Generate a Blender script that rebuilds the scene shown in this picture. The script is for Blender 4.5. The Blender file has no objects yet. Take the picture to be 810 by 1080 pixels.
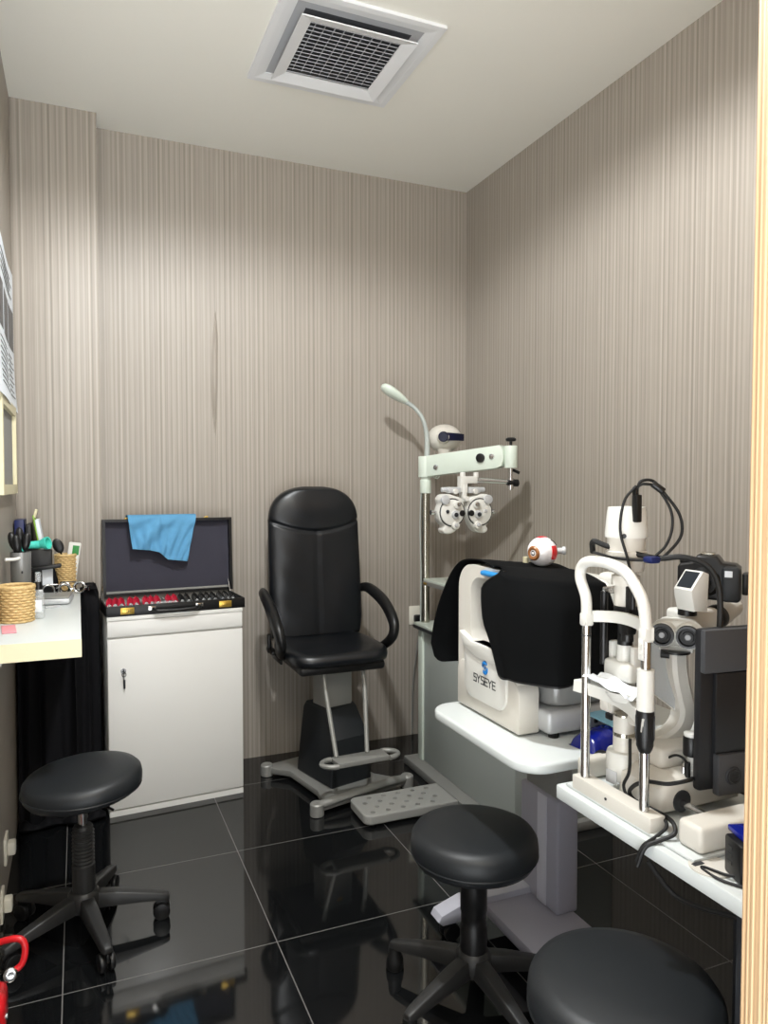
import bpy, bmesh, math, random
from mathutils import Matrix, Vector, Euler
random.seed(7)
PI = math.pi
col = bpy.context.scene.collection
V = Vector
def R(d): return math.radians(d)

# ------------------------------------------------------------------ materials
def lin(c):
    return tuple(((x/255)/12.92 if x/255 <= .04045 else ((x/255+.055)/1.055)**2.4) for x in c)
def mat(name, rgb, rough=.5, metal=0, bump=0, bscale=200, var=0, vscale=8, spec=.5, trans=0, alpha=1, coat=0, ior=1.45):
    m = bpy.data.materials.new(name); m.use_nodes = True
    nt = m.node_tree; b = nt.nodes['Principled BSDF']
    c = lin(rgb)
    b.inputs['Base Color'].default_value = (*c, 1)
    b.inputs['Roughness'].default_value = rough
    b.inputs['Metallic'].default_value = metal
    b.inputs['Specular IOR Level'].default_value = spec
    b.inputs['Transmission Weight'].default_value = trans
    b.inputs['Alpha'].default_value = alpha
    b.inputs['Coat Weight'].default_value = coat
    b.inputs['IOR'].default_value = ior
    if bump or var:
        tc = nt.nodes.new('ShaderNodeTexCoord')
    if bump:
        n = nt.nodes.new('ShaderNodeTexNoise'); n.inputs['Scale'].default_value = bscale; n.inputs['Detail'].default_value = 3
        nt.links.new(tc.outputs['Object'], n.inputs['Vector'])
        bp = nt.nodes.new('ShaderNodeBump'); bp.inputs['Strength'].default_value = bump; bp.inputs['Distance'].default_value = .002
        nt.links.new(n.outputs['Fac'], bp.inputs['Height']); nt.links.new(bp.outputs['Normal'], b.inputs['Normal'])
    if var:
        n = nt.nodes.new('ShaderNodeTexNoise'); n.inputs['Scale'].default_value = vscale; n.inputs['Detail'].default_value = 4
        nt.links.new(tc.outputs['Object'], n.inputs['Vector'])
        mx = nt.nodes.new('ShaderNodeMix'); mx.data_type = 'RGBA'
        mx.inputs[6].default_value = (*[x*(1-var) for x in c], 1); mx.inputs[7].default_value = (*[min(1, x*(1+var)) for x in c], 1)
        nt.links.new(n.outputs['Fac'], mx.inputs[0]); nt.links.new(mx.outputs[2], b.inputs['Base Color'])
    return m

def striped(name, a, b_, freq, fine, rough=.6, bump=.3, contrast=.5):
    """wallpaper / fluted board: stripes that run up the wall, irregular in width and tone"""
    m = bpy.data.materials.new(name); m.use_nodes = True
    nt = m.node_tree; P = nt.nodes['Principled BSDF']; L = nt.links.new
    tc = nt.nodes.new('ShaderNodeTexCoord'); sx = nt.nodes.new('ShaderNodeSeparateXYZ'); L(tc.outputs['Object'], sx.inputs[0])
    ad = nt.nodes.new('ShaderNodeMath'); ad.operation = 'ADD'; L(sx.outputs['X'], ad.inputs[0]); L(sx.outputs['Y'], ad.inputs[1])
    def n1(scale, det):
        n = nt.nodes.new('ShaderNodeTexNoise'); n.noise_dimensions = '1D'; n.inputs['Scale'].default_value = scale
        n.inputs['Detail'].default_value = det; L(ad.outputs[0], n.inputs['W']); return n
    wv = nt.nodes.new('ShaderNodeMath'); wv.operation = 'MULTIPLY'; wv.inputs[1].default_value = 2*PI*freq; L(ad.outputs[0], wv.inputs[0])
    sn = nt.nodes.new('ShaderNodeMath'); sn.operation = 'SINE'; L(wv.outputs[0], sn.inputs[0])
    na = n1(fine, 2); nb = n1(freq*.9, 1)
    mpv = nt.nodes.new('ShaderNodeMapping'); mpv.inputs['Scale'].default_value = (90, 90, 2.5); L(tc.outputs['Object'], mpv.inputs[0])
    nc = nt.nodes.new('ShaderNodeTexNoise'); nc.inputs['Scale'].default_value = 2; nc.inputs['Detail'].default_value = 3; L(mpv.outputs[0], nc.inputs['Vector'])
    def ma(x, k, y):
        t = nt.nodes.new('ShaderNodeMath'); t.operation = 'MULTIPLY_ADD'; L(x, t.inputs[0]); t.inputs[1].default_value = k
        if isinstance(y, float): t.inputs[2].default_value = y
        else: L(y, t.inputs[2])
        return t.outputs[0]
    s = ma(sn.outputs[0], .13*contrast*2, .5)
    s = ma(na.outputs['Fac'], 1.9*contrast, s); s = ma(nb.outputs['Fac'], .6*contrast, s); s = ma(nc.outputs['Fac'], .35, s)
    s = ma(s, 1., -(1.25*contrast+.175))
    cr = nt.nodes.new('ShaderNodeMix'); cr.data_type = 'RGBA'; cr.clamp_factor = True
    cr.inputs[6].default_value = (*lin(a), 1); cr.inputs[7].default_value = (*lin(b_), 1)
    L(s, cr.inputs[0]); L(cr.outputs[2], P.inputs['Base Color'])
    bp = nt.nodes.new('ShaderNodeBump'); bp.inputs['Strength'].default_value = bump; bp.inputs['Distance'].default_value = .003
    L(s, bp.inputs['Height']); L(bp.outputs['Normal'], P.inputs['Normal'])
    P.inputs['Roughness'].default_value = rough
    return m

def tile_floor():
    m = bpy.data.materials.new('black polished tile'); m.use_nodes = True
    nt = m.node_tree; P = nt.nodes['Principled BSDF']; L = nt.links.new
    tc = nt.nodes.new('ShaderNodeTexCoord'); sx = nt.nodes.new('ShaderNodeSeparateXYZ'); L(tc.outputs['Object'], sx.inputs[0])
    def line(out, off):
        a = nt.nodes.new('ShaderNodeMath'); a.operation = 'SUBTRACT'; L(out, a.inputs[0]); a.inputs[1].default_value = off
        d = nt.nodes.new('ShaderNodeMath'); d.operation = 'PINGPONG'; L(a.outputs[0], d.inputs[0]); d.inputs[1].default_value = .3
        c = nt.nodes.new('ShaderNodeMath'); c.operation = 'LESS_THAN'; L(d.outputs[0], c.inputs[0]); c.inputs[1].default_value = .0016
        return c.outputs[0]
    mx = nt.nodes.new('ShaderNodeMath'); mx.operation = 'MAXIMUM'
    L(line(sx.outputs['X'], -.058), mx.inputs[0]); L(line(sx.outputs['Y'], 2.14), mx.inputs[1])
    n = nt.nodes.new('ShaderNodeTexNoise'); n.inputs['Scale'].default_value = 260; L(tc.outputs['Object'], n.inputs['Vector'])
    n2 = nt.nodes.new('ShaderNodeMath'); n2.operation = 'GREATER_THAN'; L(n.outputs['Fac'], n2.inputs[0]); n2.inputs[1].default_value = .74
    base = nt.nodes.new('ShaderNodeMix'); base.data_type = 'RGBA'
    base.inputs[6].default_value = (.0055, .006, .0065, 1); base.inputs[7].default_value = (.02, .02, .02, 1); L(n2.outputs[0], base.inputs[0])
    c = nt.nodes.new('ShaderNodeMix'); c.data_type = 'RGBA'; L(mx.outputs[0], c.inputs[0]); L(base.outputs[2], c.inputs[6]); c.inputs[7].default_value = (.14, .135, .13, 1)
    L(c.outputs[2], P.inputs['Base Color'])
    r = nt.nodes.new('ShaderNodeMath'); r.operation = 'MULTIPLY_ADD'; L(mx.outputs[0], r.inputs[0]); r.inputs[1].default_value = .5; r.inputs[2].default_value = .055
    L(r.outputs[0], P.inputs['Roughness']); P.inputs['Specular IOR Level'].default_value = .7
    nb = nt.nodes.new('ShaderNodeTexNoise'); nb.inputs['Scale'].default_value = 3; L(tc.outputs['Object'], nb.inputs['Vector'])
    bp = nt.nodes.new('ShaderNodeBump'); bp.inputs['Strength'].default_value = .02; bp.inputs['Distance'].default_value = .01
    L(nb.outputs['Fac'], bp.inputs['Height']); L(bp.outputs['Normal'], P.inputs['Normal'])
    return m

def wicker(name, a, b_):
    m = bpy.data.materials.new(name); m.use_nodes = True
    nt = m.node_tree; P = nt.nodes['Principled BSDF']; L = nt.links.new
    tc = nt.nodes.new('ShaderNodeTexCoord')
    n = nt.nodes.new('ShaderNodeTexNoise'); n.inputs['Scale'].default_value = 120; L(tc.outputs['Object'], n.inputs['Vector'])
    mx = nt.nodes.new('ShaderNodeMix'); mx.data_type = 'RGBA'; L(n.outputs['Fac'], mx.inputs[0])
    mx.inputs[6].default_value = (*lin(a), 1); mx.inputs[7].default_value = (*lin(b_), 1); L(mx.outputs[2], P.inputs['Base Color'])
    P.inputs['Roughness'].default_value = .6
    return m

M = {}
M['wall'] = striped('taupe striped wallpaper', (127, 119, 110), (177, 169, 158), 42, 110, .5, .25, .5)
M['flute'] = striped('fluted light wood', (150, 118, 84), (206, 176, 138), 170, 200, .5, .5, .7)
M['ceil'] = mat('ceiling paint', (232, 231, 223), .8, bump=.05, bscale=300)
M['floor'] = tile_floor()
M['white'] = mat('white laminate', (222, 221, 217), .35, bump=.02, bscale=400)
M['tabletop'] = mat('white table laminate', (204, 209, 208), .3)
M['creamedge'] = mat('cream edging', (220, 210, 176), .4)
M['plwhite'] = mat('white instrument plastic', (212, 211, 205), .35)
M['plwarm'] = mat('warm white plastic', (206, 202, 193), .38)
M['mint'] = mat('pale green enamel', (208, 218, 206), .3, coat=.3)
M['unitgrey'] = mat('grey green panel', (162, 168, 164), .45)
M['steelgrey'] = mat('grey painted metal', (146, 146, 142), .4, metal=.3)
M['greyplate'] = mat('grey tread metal', (158, 158, 154), .45, metal=.2)
M['chrome'] = mat('chrome', (205, 205, 205), .12, metal=1)
M['pole'] = mat('brushed steel', (176, 172, 160), .25, metal=1)
M['leather'] = mat('black leather', (14, 17, 21), .34, bump=.12, bscale=350, spec=.55)
M['vinyl'] = mat('black vinyl', (27, 30, 33), .46, bump=.06, bscale=500)
M['fabric'] = mat('black felt cloth', (11, 12, 13), .95, bump=.25, bscale=900, spec=.12)
M['drape'] = mat('black drape cloth', (13, 13, 16), .8, bump=.2, bscale=500, spec=.2)
M['blackpl'] = mat('black plastic', (16, 16, 17), .38)
M['basepl'] = mat('charcoal nylon', (38, 38, 38), .42, bump=.05, bscale=300)
M['rubber'] = mat('black rubber', (14, 14, 14), .55)
M['lidcloth'] = mat('dark slate lining', (50, 49, 60), .85, bump=.2, bscale=60, var=.12, vscale=9)
M['casebl'] = mat('black leatherette', (14, 14, 15), .35, bump=.3, bscale=300)
M['felt'] = mat('grey felt', (150, 150, 146), .9, bump=.2, bscale=600)
M['gold'] = mat('brass', (214, 178, 84), .3, metal=.8)
M['towel'] = mat('blue microfibre', (94, 150, 188), .95, bump=.5, bscale=450, var=.1, vscale=40, spec=.1)
M['red'] = mat('red rim', (176, 24, 52), .35)
M['redpaint'] = mat('red paint', (206, 26, 34), .35, coat=.4)
M['glass'] = mat('lens glass', (235, 240, 240), .05, alpha=.12)
M['glass2'] = mat('coated lens', (70, 66, 60), .1, spec=.6)
M['clear'] = mat('clear plastic', (225, 230, 232), .12, alpha=.28)
M['haze'] = mat('translucent grey plastic', (190, 194, 196), .2, alpha=.42)
M['smoke'] = mat('grey smoked plastic', (138, 138, 136), .25, coat=.2)
M['silver'] = mat('silver plastic', (196, 198, 200), .35, metal=.25)
M['blue'] = mat('logo blue', (24, 110, 178), .4)
M['blueglass'] = mat('dark blue lens', (8, 11, 40), .3, spec=.35)
M['pad'] = mat('blue silicone pad', (40, 132, 196), .5)
M['ink'] = mat('dark ink', (38, 40, 44), .5)
M['film'] = mat('blue wrapper', (14, 26, 118), .18, bump=.5, bscale=35)
M['filmlt'] = mat('pale blue wrapper', (150, 206, 232), .22, bump=.4, bscale=35)
M['monitor'] = mat('black monitor shell', (24, 25, 28), .45, bump=.05, bscale=600)
M['monlt'] = mat('grey monitor band', (62, 63, 66), .5, bump=.15, bscale=700)
M['screen'] = mat('dark glossy screen', (30, 36, 42), .3, spec=.3)
M['lav'] = mat('grey lilac panel', (158, 157, 168), .4)
M['lavlt'] = mat('pale lilac panel', (196, 196, 206), .35)
M['tan'] = wicker('woven straw', (176, 140, 82), (232, 206, 150))
M['paper'] = mat('white paper', (226, 232, 238), .7)
M['photo'] = mat('grey photo print', (92, 92, 94), .5, var=.6, vscale=30)
M['cream'] = mat('cream frame', (214, 206, 172), .45)
M['navy'] = mat('navy card', (24, 34, 82), .4)
M['lime'] = mat('lime green card', (134, 176, 60), .5)
M['green'] = mat('green label', (44, 130, 58), .4)
M['teal'] = mat('mint plastic', (78, 208, 190), .35)
M['greycan'] = mat('grey can', (128, 128, 126), .35, metal=.3)
M['pink'] = mat('pink card', (226, 150, 158), .6)
M['sclera'] = mat('glossy eyeball white', (240, 238, 240), .15, coat=.5)
M['iris'] = mat('brown iris', (150, 100, 60), .3)
M['tissue'] = mat('chin rest paper', (240, 244, 248), .9)
M['slot'] = mat('vent recess shade', (60, 62, 66), .8)
M['slat'] = mat('vent slat grey', (168, 170, 174), .5)
M['ventwhite'] = mat('vent white', (222, 224, 226), .4)
M['wallout'] = mat('outlet plastic', (232, 228, 214), .35)

# ------------------------------------------------------------------ mesh builder
def frame(o, x, y):
    x = V(x).normalized(); y = V(y); z = x.cross(y).normalized(); y = z.cross(x)
    m = Matrix((x, y, z)).transposed().to_4x4(); m.translation = V(o); return m
def aim(p0, p1):
    z = (V(p1)-V(p0)).normalized(); a = V((0, 0, 1)) if abs(z.z) < .95 else V((1, 0, 0))
    x = a.cross(z).normalized(); y = z.cross(x)
    m = Matrix((x, y, z)).transposed().to_4x4(); m.translation = V(p0); return m
def spline(pts, n=6):
    P = [V(p) for p in pts]; out = []
    for i in range(len(P)-1):
        a = P[i-1] if i else P[0]*2-P[1]; b = P[i]; c = P[i+1]; d = P[i+2] if i+2 < len(P) else P[-1]*2-P[-2]
        for k in range(n):
            t = k/n
            out.append(.5*((2*b)+(c-a)*t+(2*a-5*b+4*c-d)*t*t+(3*b-a-3*c+d)*t**3))
    out.append(P[-1]); return out
def rrect(x0, y0, x1, y1, r, n=5):
    r4 = r if isinstance(r, (tuple, list)) else (r,)*4
    o = []
    for (cx, cy, a0), rr in zip(((x1, y1, 0), (x0, y1, 90), (x0, y0, 180), (x1, y0, 270)), r4):
        sx = -1 if cx == x1 else 1; sy = -1 if cy == y1 else 1
        if rr <= 0: o.append((cx, cy)); continue
        for k in range(n+1):
            a = R(a0+90*k/n); o.append((cx+sx*rr+rr*math.cos(a), cy+sy*rr+rr*math.sin(a)))
    return o

class MB:
    def __init__(s): s.bm = bmesh.new()
    def _merge(s, t, m=None):
        if m is not None: bmesh.ops.transform(t, matrix=m, verts=t.verts)
        me = bpy.data.meshes.new('tmp'); t.to_mesh(me); t.free(); s.bm.from_mesh(me); bpy.data.meshes.remove(me); return s
    def box(s, c, d, bev=0, seg=2, rot=None, m=None):
        t = bmesh.new(); bmesh.ops.create_cube(t, size=1)
        bmesh.ops.scale(t, vec=V(d), verts=t.verts)
        if bev: bmesh.ops.bevel(t, geom=t.edges[:], offset=min(bev, min(d)*.49), segments=seg, profile=.5, affect='EDGES')
        mm = Matrix.Translation(V(c)) @ (Euler(rot).to_matrix().to_4x4() if rot else Matrix())
        return s._merge(t, (m @ mm) if m is not None else mm)
    def bx(s, x0, x1, y0, y1, z0, z1, bev=0, seg=2):
        return s.box(((x0+x1)/2, (y0+y1)/2, (z0+z1)/2), (x1-x0, y1-y0, z1-z0), bev, seg)
    def lathe(s, prof, m=None, n=24):
        t = bmesh.new(); rings = []
        for r, z in prof:
            rings.append([t.verts.new((0, 0, z))] if r < 1e-6 else [t.verts.new((r*math.cos(2*PI*k/n), r*math.sin(2*PI*k/n), z)) for k in range(n)])
        for a, b in zip(rings, rings[1:]):
            for k in range(n):
                k2 = (k+1) % n
                if len(a) == 1 and len(b) == 1: continue
                if len(a) == 1: t.faces.new((a[0], b[k], b[k2]))
                elif len(b) == 1: t.faces.new((a[k], a[k2], b[0]))
                else: t.faces.new((a[k], a[k2], b[k2], b[k]))
        if len(rings[0]) > 1: t.faces.new(rings[0][::-1])
        if len(rings[-1]) > 1: t.faces.new(rings[-1])
        return s._merge(t, m)
    def cyl(s, p0, p1, r0, r1=None, n=20, bev=0):
        r1 = r0 if r1 is None else r1; L = (V(p1)-V(p0)).length
        if bev:
            pr = [(r0-bev, 0), (r0-bev*.3, bev*.3), (r0, bev), (r1, L-bev), (r1-bev*.3, L-bev*.3), (r1-bev, L)]
        else: pr = [(r0, 0), (r1, L)]
        return s.lathe(pr, aim(p0, p1), n)
    def ring(s, c, axis, R_, r, n=28, k=8):
        t = bmesh.new(); g = []
        for i in range(n):
            a = 2*PI*i/n
            g.append([t.verts.new(((R_+r*math.cos(2*PI*j/k))*math.cos(a), (R_+r*math.cos(2*PI*j/k))*math.sin(a), r*math.sin(2*PI*j/k))) for j in range(k)])
        for i in range(n):
            for j in range(k): t.faces.new((g[i][j], g[(i+1) % n][j], g[(i+1) % n][(j+1) % k], g[i][(j+1) % k]))
        return s._merge(t, aim(c, V(c)+V(axis)))
    def tube(s, pts, r, n=10, sm=6, sq=None):
        """swept tube; r number or list at the given points; sq=(a,b) makes an oval section"""
        P = spline(pts, sm) if sm else [V(p) for p in pts]
        N = len(P); t = bmesh.new(); rings = []
        T0 = (P[1]-P[0]).normalized(); a = V((0, 0, 1)) if abs(T0.z) < .9 else V((1, 0, 0))
        X = a.cross(T0).normalized()
        for i, p in enumerate(P):
            T = (P[min(i+1, N-1)]-P[max(i-1, 0)]).normalized()
            X = (X-T*X.dot(T)).normalized(); Y = T.cross(X)
            if isinstance(r, (list, tuple)):
                f = i/(N-1)*(len(r)-1); q = int(min(f, len(r)-2)); rr = r[q]+(r[q+1]-r[q])*(f-q)
            else: rr = r
            ax, ay = sq or (1, 1)
            rings.append([t.verts.new(p+X*rr*ax*math.cos(2*PI*k/n)+Y*rr*ay*math.sin(2*PI*k/n)) for k in range(n)])
        for A, B in zip(rings, rings[1:]):
            for k in range(n): t.faces.new((A[k], A[(k+1) % n], B[(k+1) % n], B[k]))
        t.faces.new(rings[0][::-1]); t.faces.new(rings[-1])
        return s._merge(t)
    def prism(s, poly, z0, z1, m=None, bev=0, seg=2):
        t = bmesh.new(); A = [t.verts.new((x, y, z0)) for x, y in poly]; f = t.faces.new(A)
        e = bmesh.ops.extrude_face_region(t, geom=[f]); vs = [q for q in e['geom'] if isinstance(q, bmesh.types.BMVert)]
        bmesh.ops.translate(t, vec=(0, 0, z1-z0), verts=vs)
        if bev:
            ed = [q for q in t.edges if abs(q.verts[0].co.z-q.verts[1].co.z) < 1e-7]
            bmesh.ops.bevel(t, geom=ed, offset=bev, segments=seg, profile=.5, affect='EDGES')
        return s._merge(t, m)
    def holed(s, outer, inner, z0, z1, m=None):
        """plate with one hole; both outlines must have the same number of points"""
        t = bmesh.new(); n = len(outer)
        L = [[t.verts.new((x, y, z)) for x, y in o] for z in (z0, z1) for o in (outer, inner)]
        for k in range(n):
            q = (k+1) % n
            t.faces.new((L[0][k], L[0][q], L[1][q], L[1][k])); t.faces.new((L[2][k], L[3][k], L[3][q], L[2][q]))
            t.faces.new((L[0][k], L[2][k], L[2][q], L[0][q])); t.faces.new((L[1][k], L[1][q], L[3][q], L[3][k]))
        return s._merge(t, m)
    def ell(s, c, r, rot=None, n=24):
        t = bmesh.new(); bmesh.ops.create_uvsphere(t, u_segments=n, v_segments=max(8, n//2), radius=1)
        m = Matrix.Translation(V(c)) @ (Euler(rot).to_matrix().to_4x4() if rot else Matrix()) @ Matrix.Diagonal((*r, 1))
        return s._merge(t, m)
    def grid(s, f, nu, nv, thick=0):
        t = bmesh.new(); g = [[t.verts.new(f(i/nu, j/nv)) for j in range(nv+1)] for i in range(nu+1)]
        for i in range(nu):
            for j in range(nv): t.faces.new((g[i][j], g[i+1][j], g[i+1][j+1], g[i][j+1]))
        if thick:
            t.normal_update()
            h = [[t.verts.new(g[i][j].co-g[i][j].normal*thick) for j in range(nv+1)] for i in range(nu+1)]
            for i in range(nu):
                for j in range(nv): t.faces.new((h[i][j], h[i][j+1], h[i+1][j+1], h[i+1][j]))
            rim = [(i, 0) for i in range(nu)]+[(nu, j) for j in range(nv)]+[(i, nv) for i in range(nu, 0, -1)]+[(0, j) for j in range(nv, 0, -1)]
            for (a, b), (c, d) in zip(rim, rim[1:]+rim[:1]): t.faces.new((g[a][b], h[a][b], h[c][d], g[c][d]))
        return s._merge(t)
    def strokes(s, m, lines, w, th):
        for ln in lines:
            for a, b in zip(ln, ln[1:]):
                a = V((*a, 0)); b = V((*b, 0)); d = b-a; L = d.length
                s.box((0, 0, th/2), (L+w, w, th), m=m @ Matrix.Translation((a+b)/2) @ Matrix.Rotation(math.atan2(d.y, d.x), 4, 'Z'))
        return s
    def xf(s, m): bmesh.ops.transform(s.bm, matrix=m, verts=s.bm.verts); return s
    def make(s, name, m, parent=None, local=False, ang=38):
        bm = s.bm
        if parent is not None and not local:
            r = parent
            while r.parent: r = r.parent
            inv = (Matrix.Translation(r.location) @ r.rotation_euler.to_matrix().to_4x4()).inverted()
            bmesh.ops.transform(bm, matrix=inv, verts=bm.verts)
        bmesh.ops.recalc_face_normals(bm, faces=bm.faces[:])
        for f in bm.faces: f.smooth = True
        for e in bm.edges:
            if len(e.link_faces) == 2: e.smooth = e.calc_face_angle(0) < R(ang)
        me = bpy.data.meshes.new(name); bm.to_mesh(me); bm.free()
        me.materials.append(M[m] if isinstance(m, str) else m)
        o = bpy.data.objects.new(name, me); col.objects.link(o)
        if parent is not None: o.parent = parent
        return o
    def solo(s, name, m, label, cat, base, group=None, ang=38):
        """a thing that is one mesh, its origin at its base"""
        s.xf(Matrix.Translation(-V(base))); o = s.make(name, m, ang=ang); o.location = base
        tag(o, label, cat, group); return o
def tag(o, label=None, cat=None, group=None, kind=None):
    if label: o['label'] = label
    if cat: o['category'] = cat
    if group: o['group'] = group
    if kind: o['kind'] = kind
    return o
def thing(name, label, cat, loc, rz=0, group=None):
    o = bpy.data.objects.new(name, None); col.objects.link(o); o.empty_display_size = .1
    o.location = loc; o.rotation_euler = (0, 0, rz); return tag(o, label, cat, group)
def struct(name, b, m): return tag(b.make(name, m), kind='structure')
def dup(o, loc=None, label=None):
    def cp(a, par):
        c = a.copy(); col.objects.link(c)
        if par: c.parent = par
        for ch in a.children: cp(ch, c)
        return c
    c = cp(o, None)
    if loc is not None: c.location = loc
    if label: c['label'] = label
    return c
def subdivide(o, lv=2):
    md = o.modifiers.new('sub', 'SUBSURF'); md.levels = lv; md.render_levels = lv; return o
def plab(o, t): o['label'] = t; return o
GL = {'S': [[(1, 1), (.1, 1), (.1, .55), (1, .5), (1, 0), (0, 0)]], 'Y': [[(0, 1), (.45, .5), (1, 1)], [(.45, .5), (.45, 0)]],
      'E': [[(1, 1), (0, 1), (0, 0), (1, 0)], [(0, .52), (.9, .52)]], 'L': [[(0, 1), (0, 0), (.9, 0)]], 'I': [[(.5, 1), (.5, 0)]],
      'G': [[(1, 1), (0, 1), (0, 0), (1, 0), (1, .5), (.6, .5)]], 'H': [[(0, 1), (0, 0)], [(1, 1), (1, 0)], [(0, .5), (1, .5)]],
      'T': [[(0, 1), (1, 1)], [(.5, 1), (.5, 0)]], 'h': [[(.1, 1), (.1, 0)], [(.1, .6), (.8, .6), (.8, 0)]], 'p': [[(.1, .6), (.1, -.4)], [(.1, .6), (.8, .6), (.8, 0), (.1, 0)]]}
def lettering(mb, word, m, w, h, sp, lw, th):
    x = 0
    for ch in word:
        mb.strokes(m, [[(x+p[0]*w, p[1]*h) for p in ln] for ln in GL[ch]], lw, th); x += w+sp
    return mb

# ------------------------------------------------------------------ the room
XL, XR, YB, HC = -.245, 2.035, 3.665, 3.03
struct('floor', MB().bx(XL-.1, XR+.1, .2, YB+.1, -.06, 0), 'floor')
struct('ceiling', MB().bx(XL-.1, XR+.1, -1.6, YB+.1, HC, HC+.06), 'ceil')
struct('wall_back', MB().bx(XL-.1, XR+.1, YB, YB+.1, 0, HC), 'wall')
struct('wall_right', MB().bx(XR, XR+.1, .5, YB, 0, HC), 'wall')
struct('wall_left', MB().bx(XL-.1, XL, .5, YB, 0, HC), 'wall')
struct('trim_1', MB().bx(XL, .099, 3.517, YB, 0, HC, .002), 'wall')          # pier in the far left corner
struct('wall_front', MB().bx(.713, XR, .5, .615, 0, HC, .002), 'flute')      # end of the fluted front wall at the doorway
# lifted crease in the wallpaper
def crease(u, v):
    z = 1.63+.62*v; a = math.sin(PI*v)**.7; x = .632-.004*math.sin(5*v)+(u-.5)*.035*a
    return V((x, YB-.0005-.012*a*math.sin(PI*u)**2*(1+.3*math.sin(9*v)), z))
struct('trim_2', MB().grid(crease, 8, 24), 'wall')

# ------------------------------------------------------------------ ceiling vent
t = thing('ceiling_vent', 'square white air vent with slatted grille set in the ceiling', 'vent', (.945, 2.675, HC))
def sq(r, cx=.945, cy=2.675): return [(cx-r, cy-r), (cx+r, cy-r), (cx+r, cy+r), (cx-r, cy+r)]
MB().holed(sq(.296), sq(.272), HC-.012, HC).make('flange', 'ventwhite', t)
def ringslope(r0, z0, r1, z1):
    a = sq(r0); b = sq(r1); mb = MB(); bm = mb.bm
    A = [bm.verts.new((*p, z0)) for p in a]; B = [bm.verts.new((*p, z1)) for p in b]
    C = [bm.verts.new((*p, z0+.005)) for p in a]; D = [bm.verts.new((*p, z1+.005)) for p in b]
    for k in range(4):
        q = (k+1) % 4
        for X, Y in ((A, B), (C, D), (A, C), (B, D)): bm.faces.new((X[k], X[q], Y[q], Y[k]))
    return mb
ringslope(.272, HC-.012, .236, HC-.006).make('inner_lip', 'ventwhite', t, ang=10)
MB().holed(sq(.24), sq(.20), HC-.0025, HC-.0005).make('air_slot', 'slat', t)
plab(MB().bx(.945-.2, .945+.2, 2.675-.2, 2.675+.2, HC-.0025, HC-.0005).make('shade_plate', 'slot', t), 'dark plate painted as the shade behind the grille')  # flat dark plate, its colour stands in for the shaded recess above the slats
ringslope(.218, HC-.040, .172, HC-.026).make('grille_frame', 'ventwhite', t, ang=10)
for k in range(15):
    y = 2.675-.162+.324*k/14
    MB().box((.945, y, HC-.022), (.340, .0135, .0022), rot=(R(28), 0, 0)).make('slat', 'slat', t)
for k in range(9):
    x = .945-.144+.036*k
    MB().bx(x-.001, x+.001, 2.508, 2.842, HC-.011, HC-.006).make('cross_bar', 'slat', t)

# ------------------------------------------------------------------ things on the left wall
t = thing('wall_poster', 'white printed poster with grey photos hanging on the left wall', 'poster', (XL, 2.98, 1.69))
def post(u, v):
    y = 2.58+.8*u; z = 1.69+.56*v
    return V((XL+.012+.012*(1-v)**6+.004*math.sin(6*u), y, z))
MB().grid(post, 16, 24, .0012).make('sheet', 'paper', t)
def patch(y0, y1, z0, z1, d=.0016):
    def f(u, v):
        p = post((y0+(y1-y0)*u-2.58)/.8, (z0+(z1-z0)*v-1.69)/.56); p.x += d; return p
    return f
for y0, y1, z0, z1 in ((2.72, 2.86, 1.93, 2.09), (2.92, 3.13, 1.93, 2.09), (3.17, 3.36, 1.93, 2.09)):
    plab(MB().grid(patch(y0, y1, z0, z1), 4, 4, .0006).make('photo', 'photo', t), 'grey printed photo')
mb = MB()
for k in range(9):
    for (a, b) in ((2.74, 3.1), (3.15, 3.34)):
        z = 1.74+.019*k; mb.grid(patch(a, b-.03*((k*7) % 3), z, z+.004), 3, 1, .0005)
for k in range(4): mb.grid(patch(2.8, 3.3-.05*(k % 2), 2.13+.022*k, 2.137+.022*k), 3, 1, .0005)
plab(mb.make('printed_lines', 'ink', t), 'lines of small print')
t = thing('picture_frame', 'cream framed certificate hung on the left wall below the poster', 'frame', (XL, 3.02, 1.36))
mfr = frame((XL, 0, 0), (0, 1, 0), (0, 0, 1))
MB().holed([(2.7, 1.36), (3.30, 1.36), (3.30, 1.70), (2.7, 1.70)], [(2.735, 1.395), (3.262, 1.395), (3.262, 1.665), (2.735, 1.665)], 0.001, .022, mfr).make('frame_border', 'cream', t)
MB().prism([(2.735, 1.395), (3.262, 1.395), (3.262, 1.665), (2.735, 1.665)], .001, .008, mfr).make('certificate', 'felt', t)
for i, (y, z, lb) in enumerate(((2.74, .165, 'cream socket low on the left wall, nearer the black drape'), (2.58, .055, 'cream socket at the foot of the left wall, lower of the two'))):
    t = thing('wall_socket', lb, 'socket', (XL, y, z-.04), 0)
    MB().bx(XL, XL+.009, y-.04, y+.04, z-.045, z+.045, .003).make('face_plate', 'wallout', t)
    MB().bx(XL+.009, XL+.034, y-.02, y+.02, z-.022, z+.022, .006).make('plug', 'wallout', t)

# ------------------------------------------------------------------ wall mounted counter
t = thing('wall_counter', 'white counter with cream front edge fixed to the left wall', 'counter', (-.12, 2.88, .885))
MB().bx(XL, .004, 2.322, 3.445, .887, .94, .001).make('counter_top', 'tabletop', t)
plab(MB().bx(XL, .0045, 2.3185, 2.322, .887, .9395).make('edge_strip', 'creamedge', t), 'cream edge strip')
MB().bx(XL, XL+.03, 2.40, 3.44, .86, .887).make('batten', 'white', t)

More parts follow.
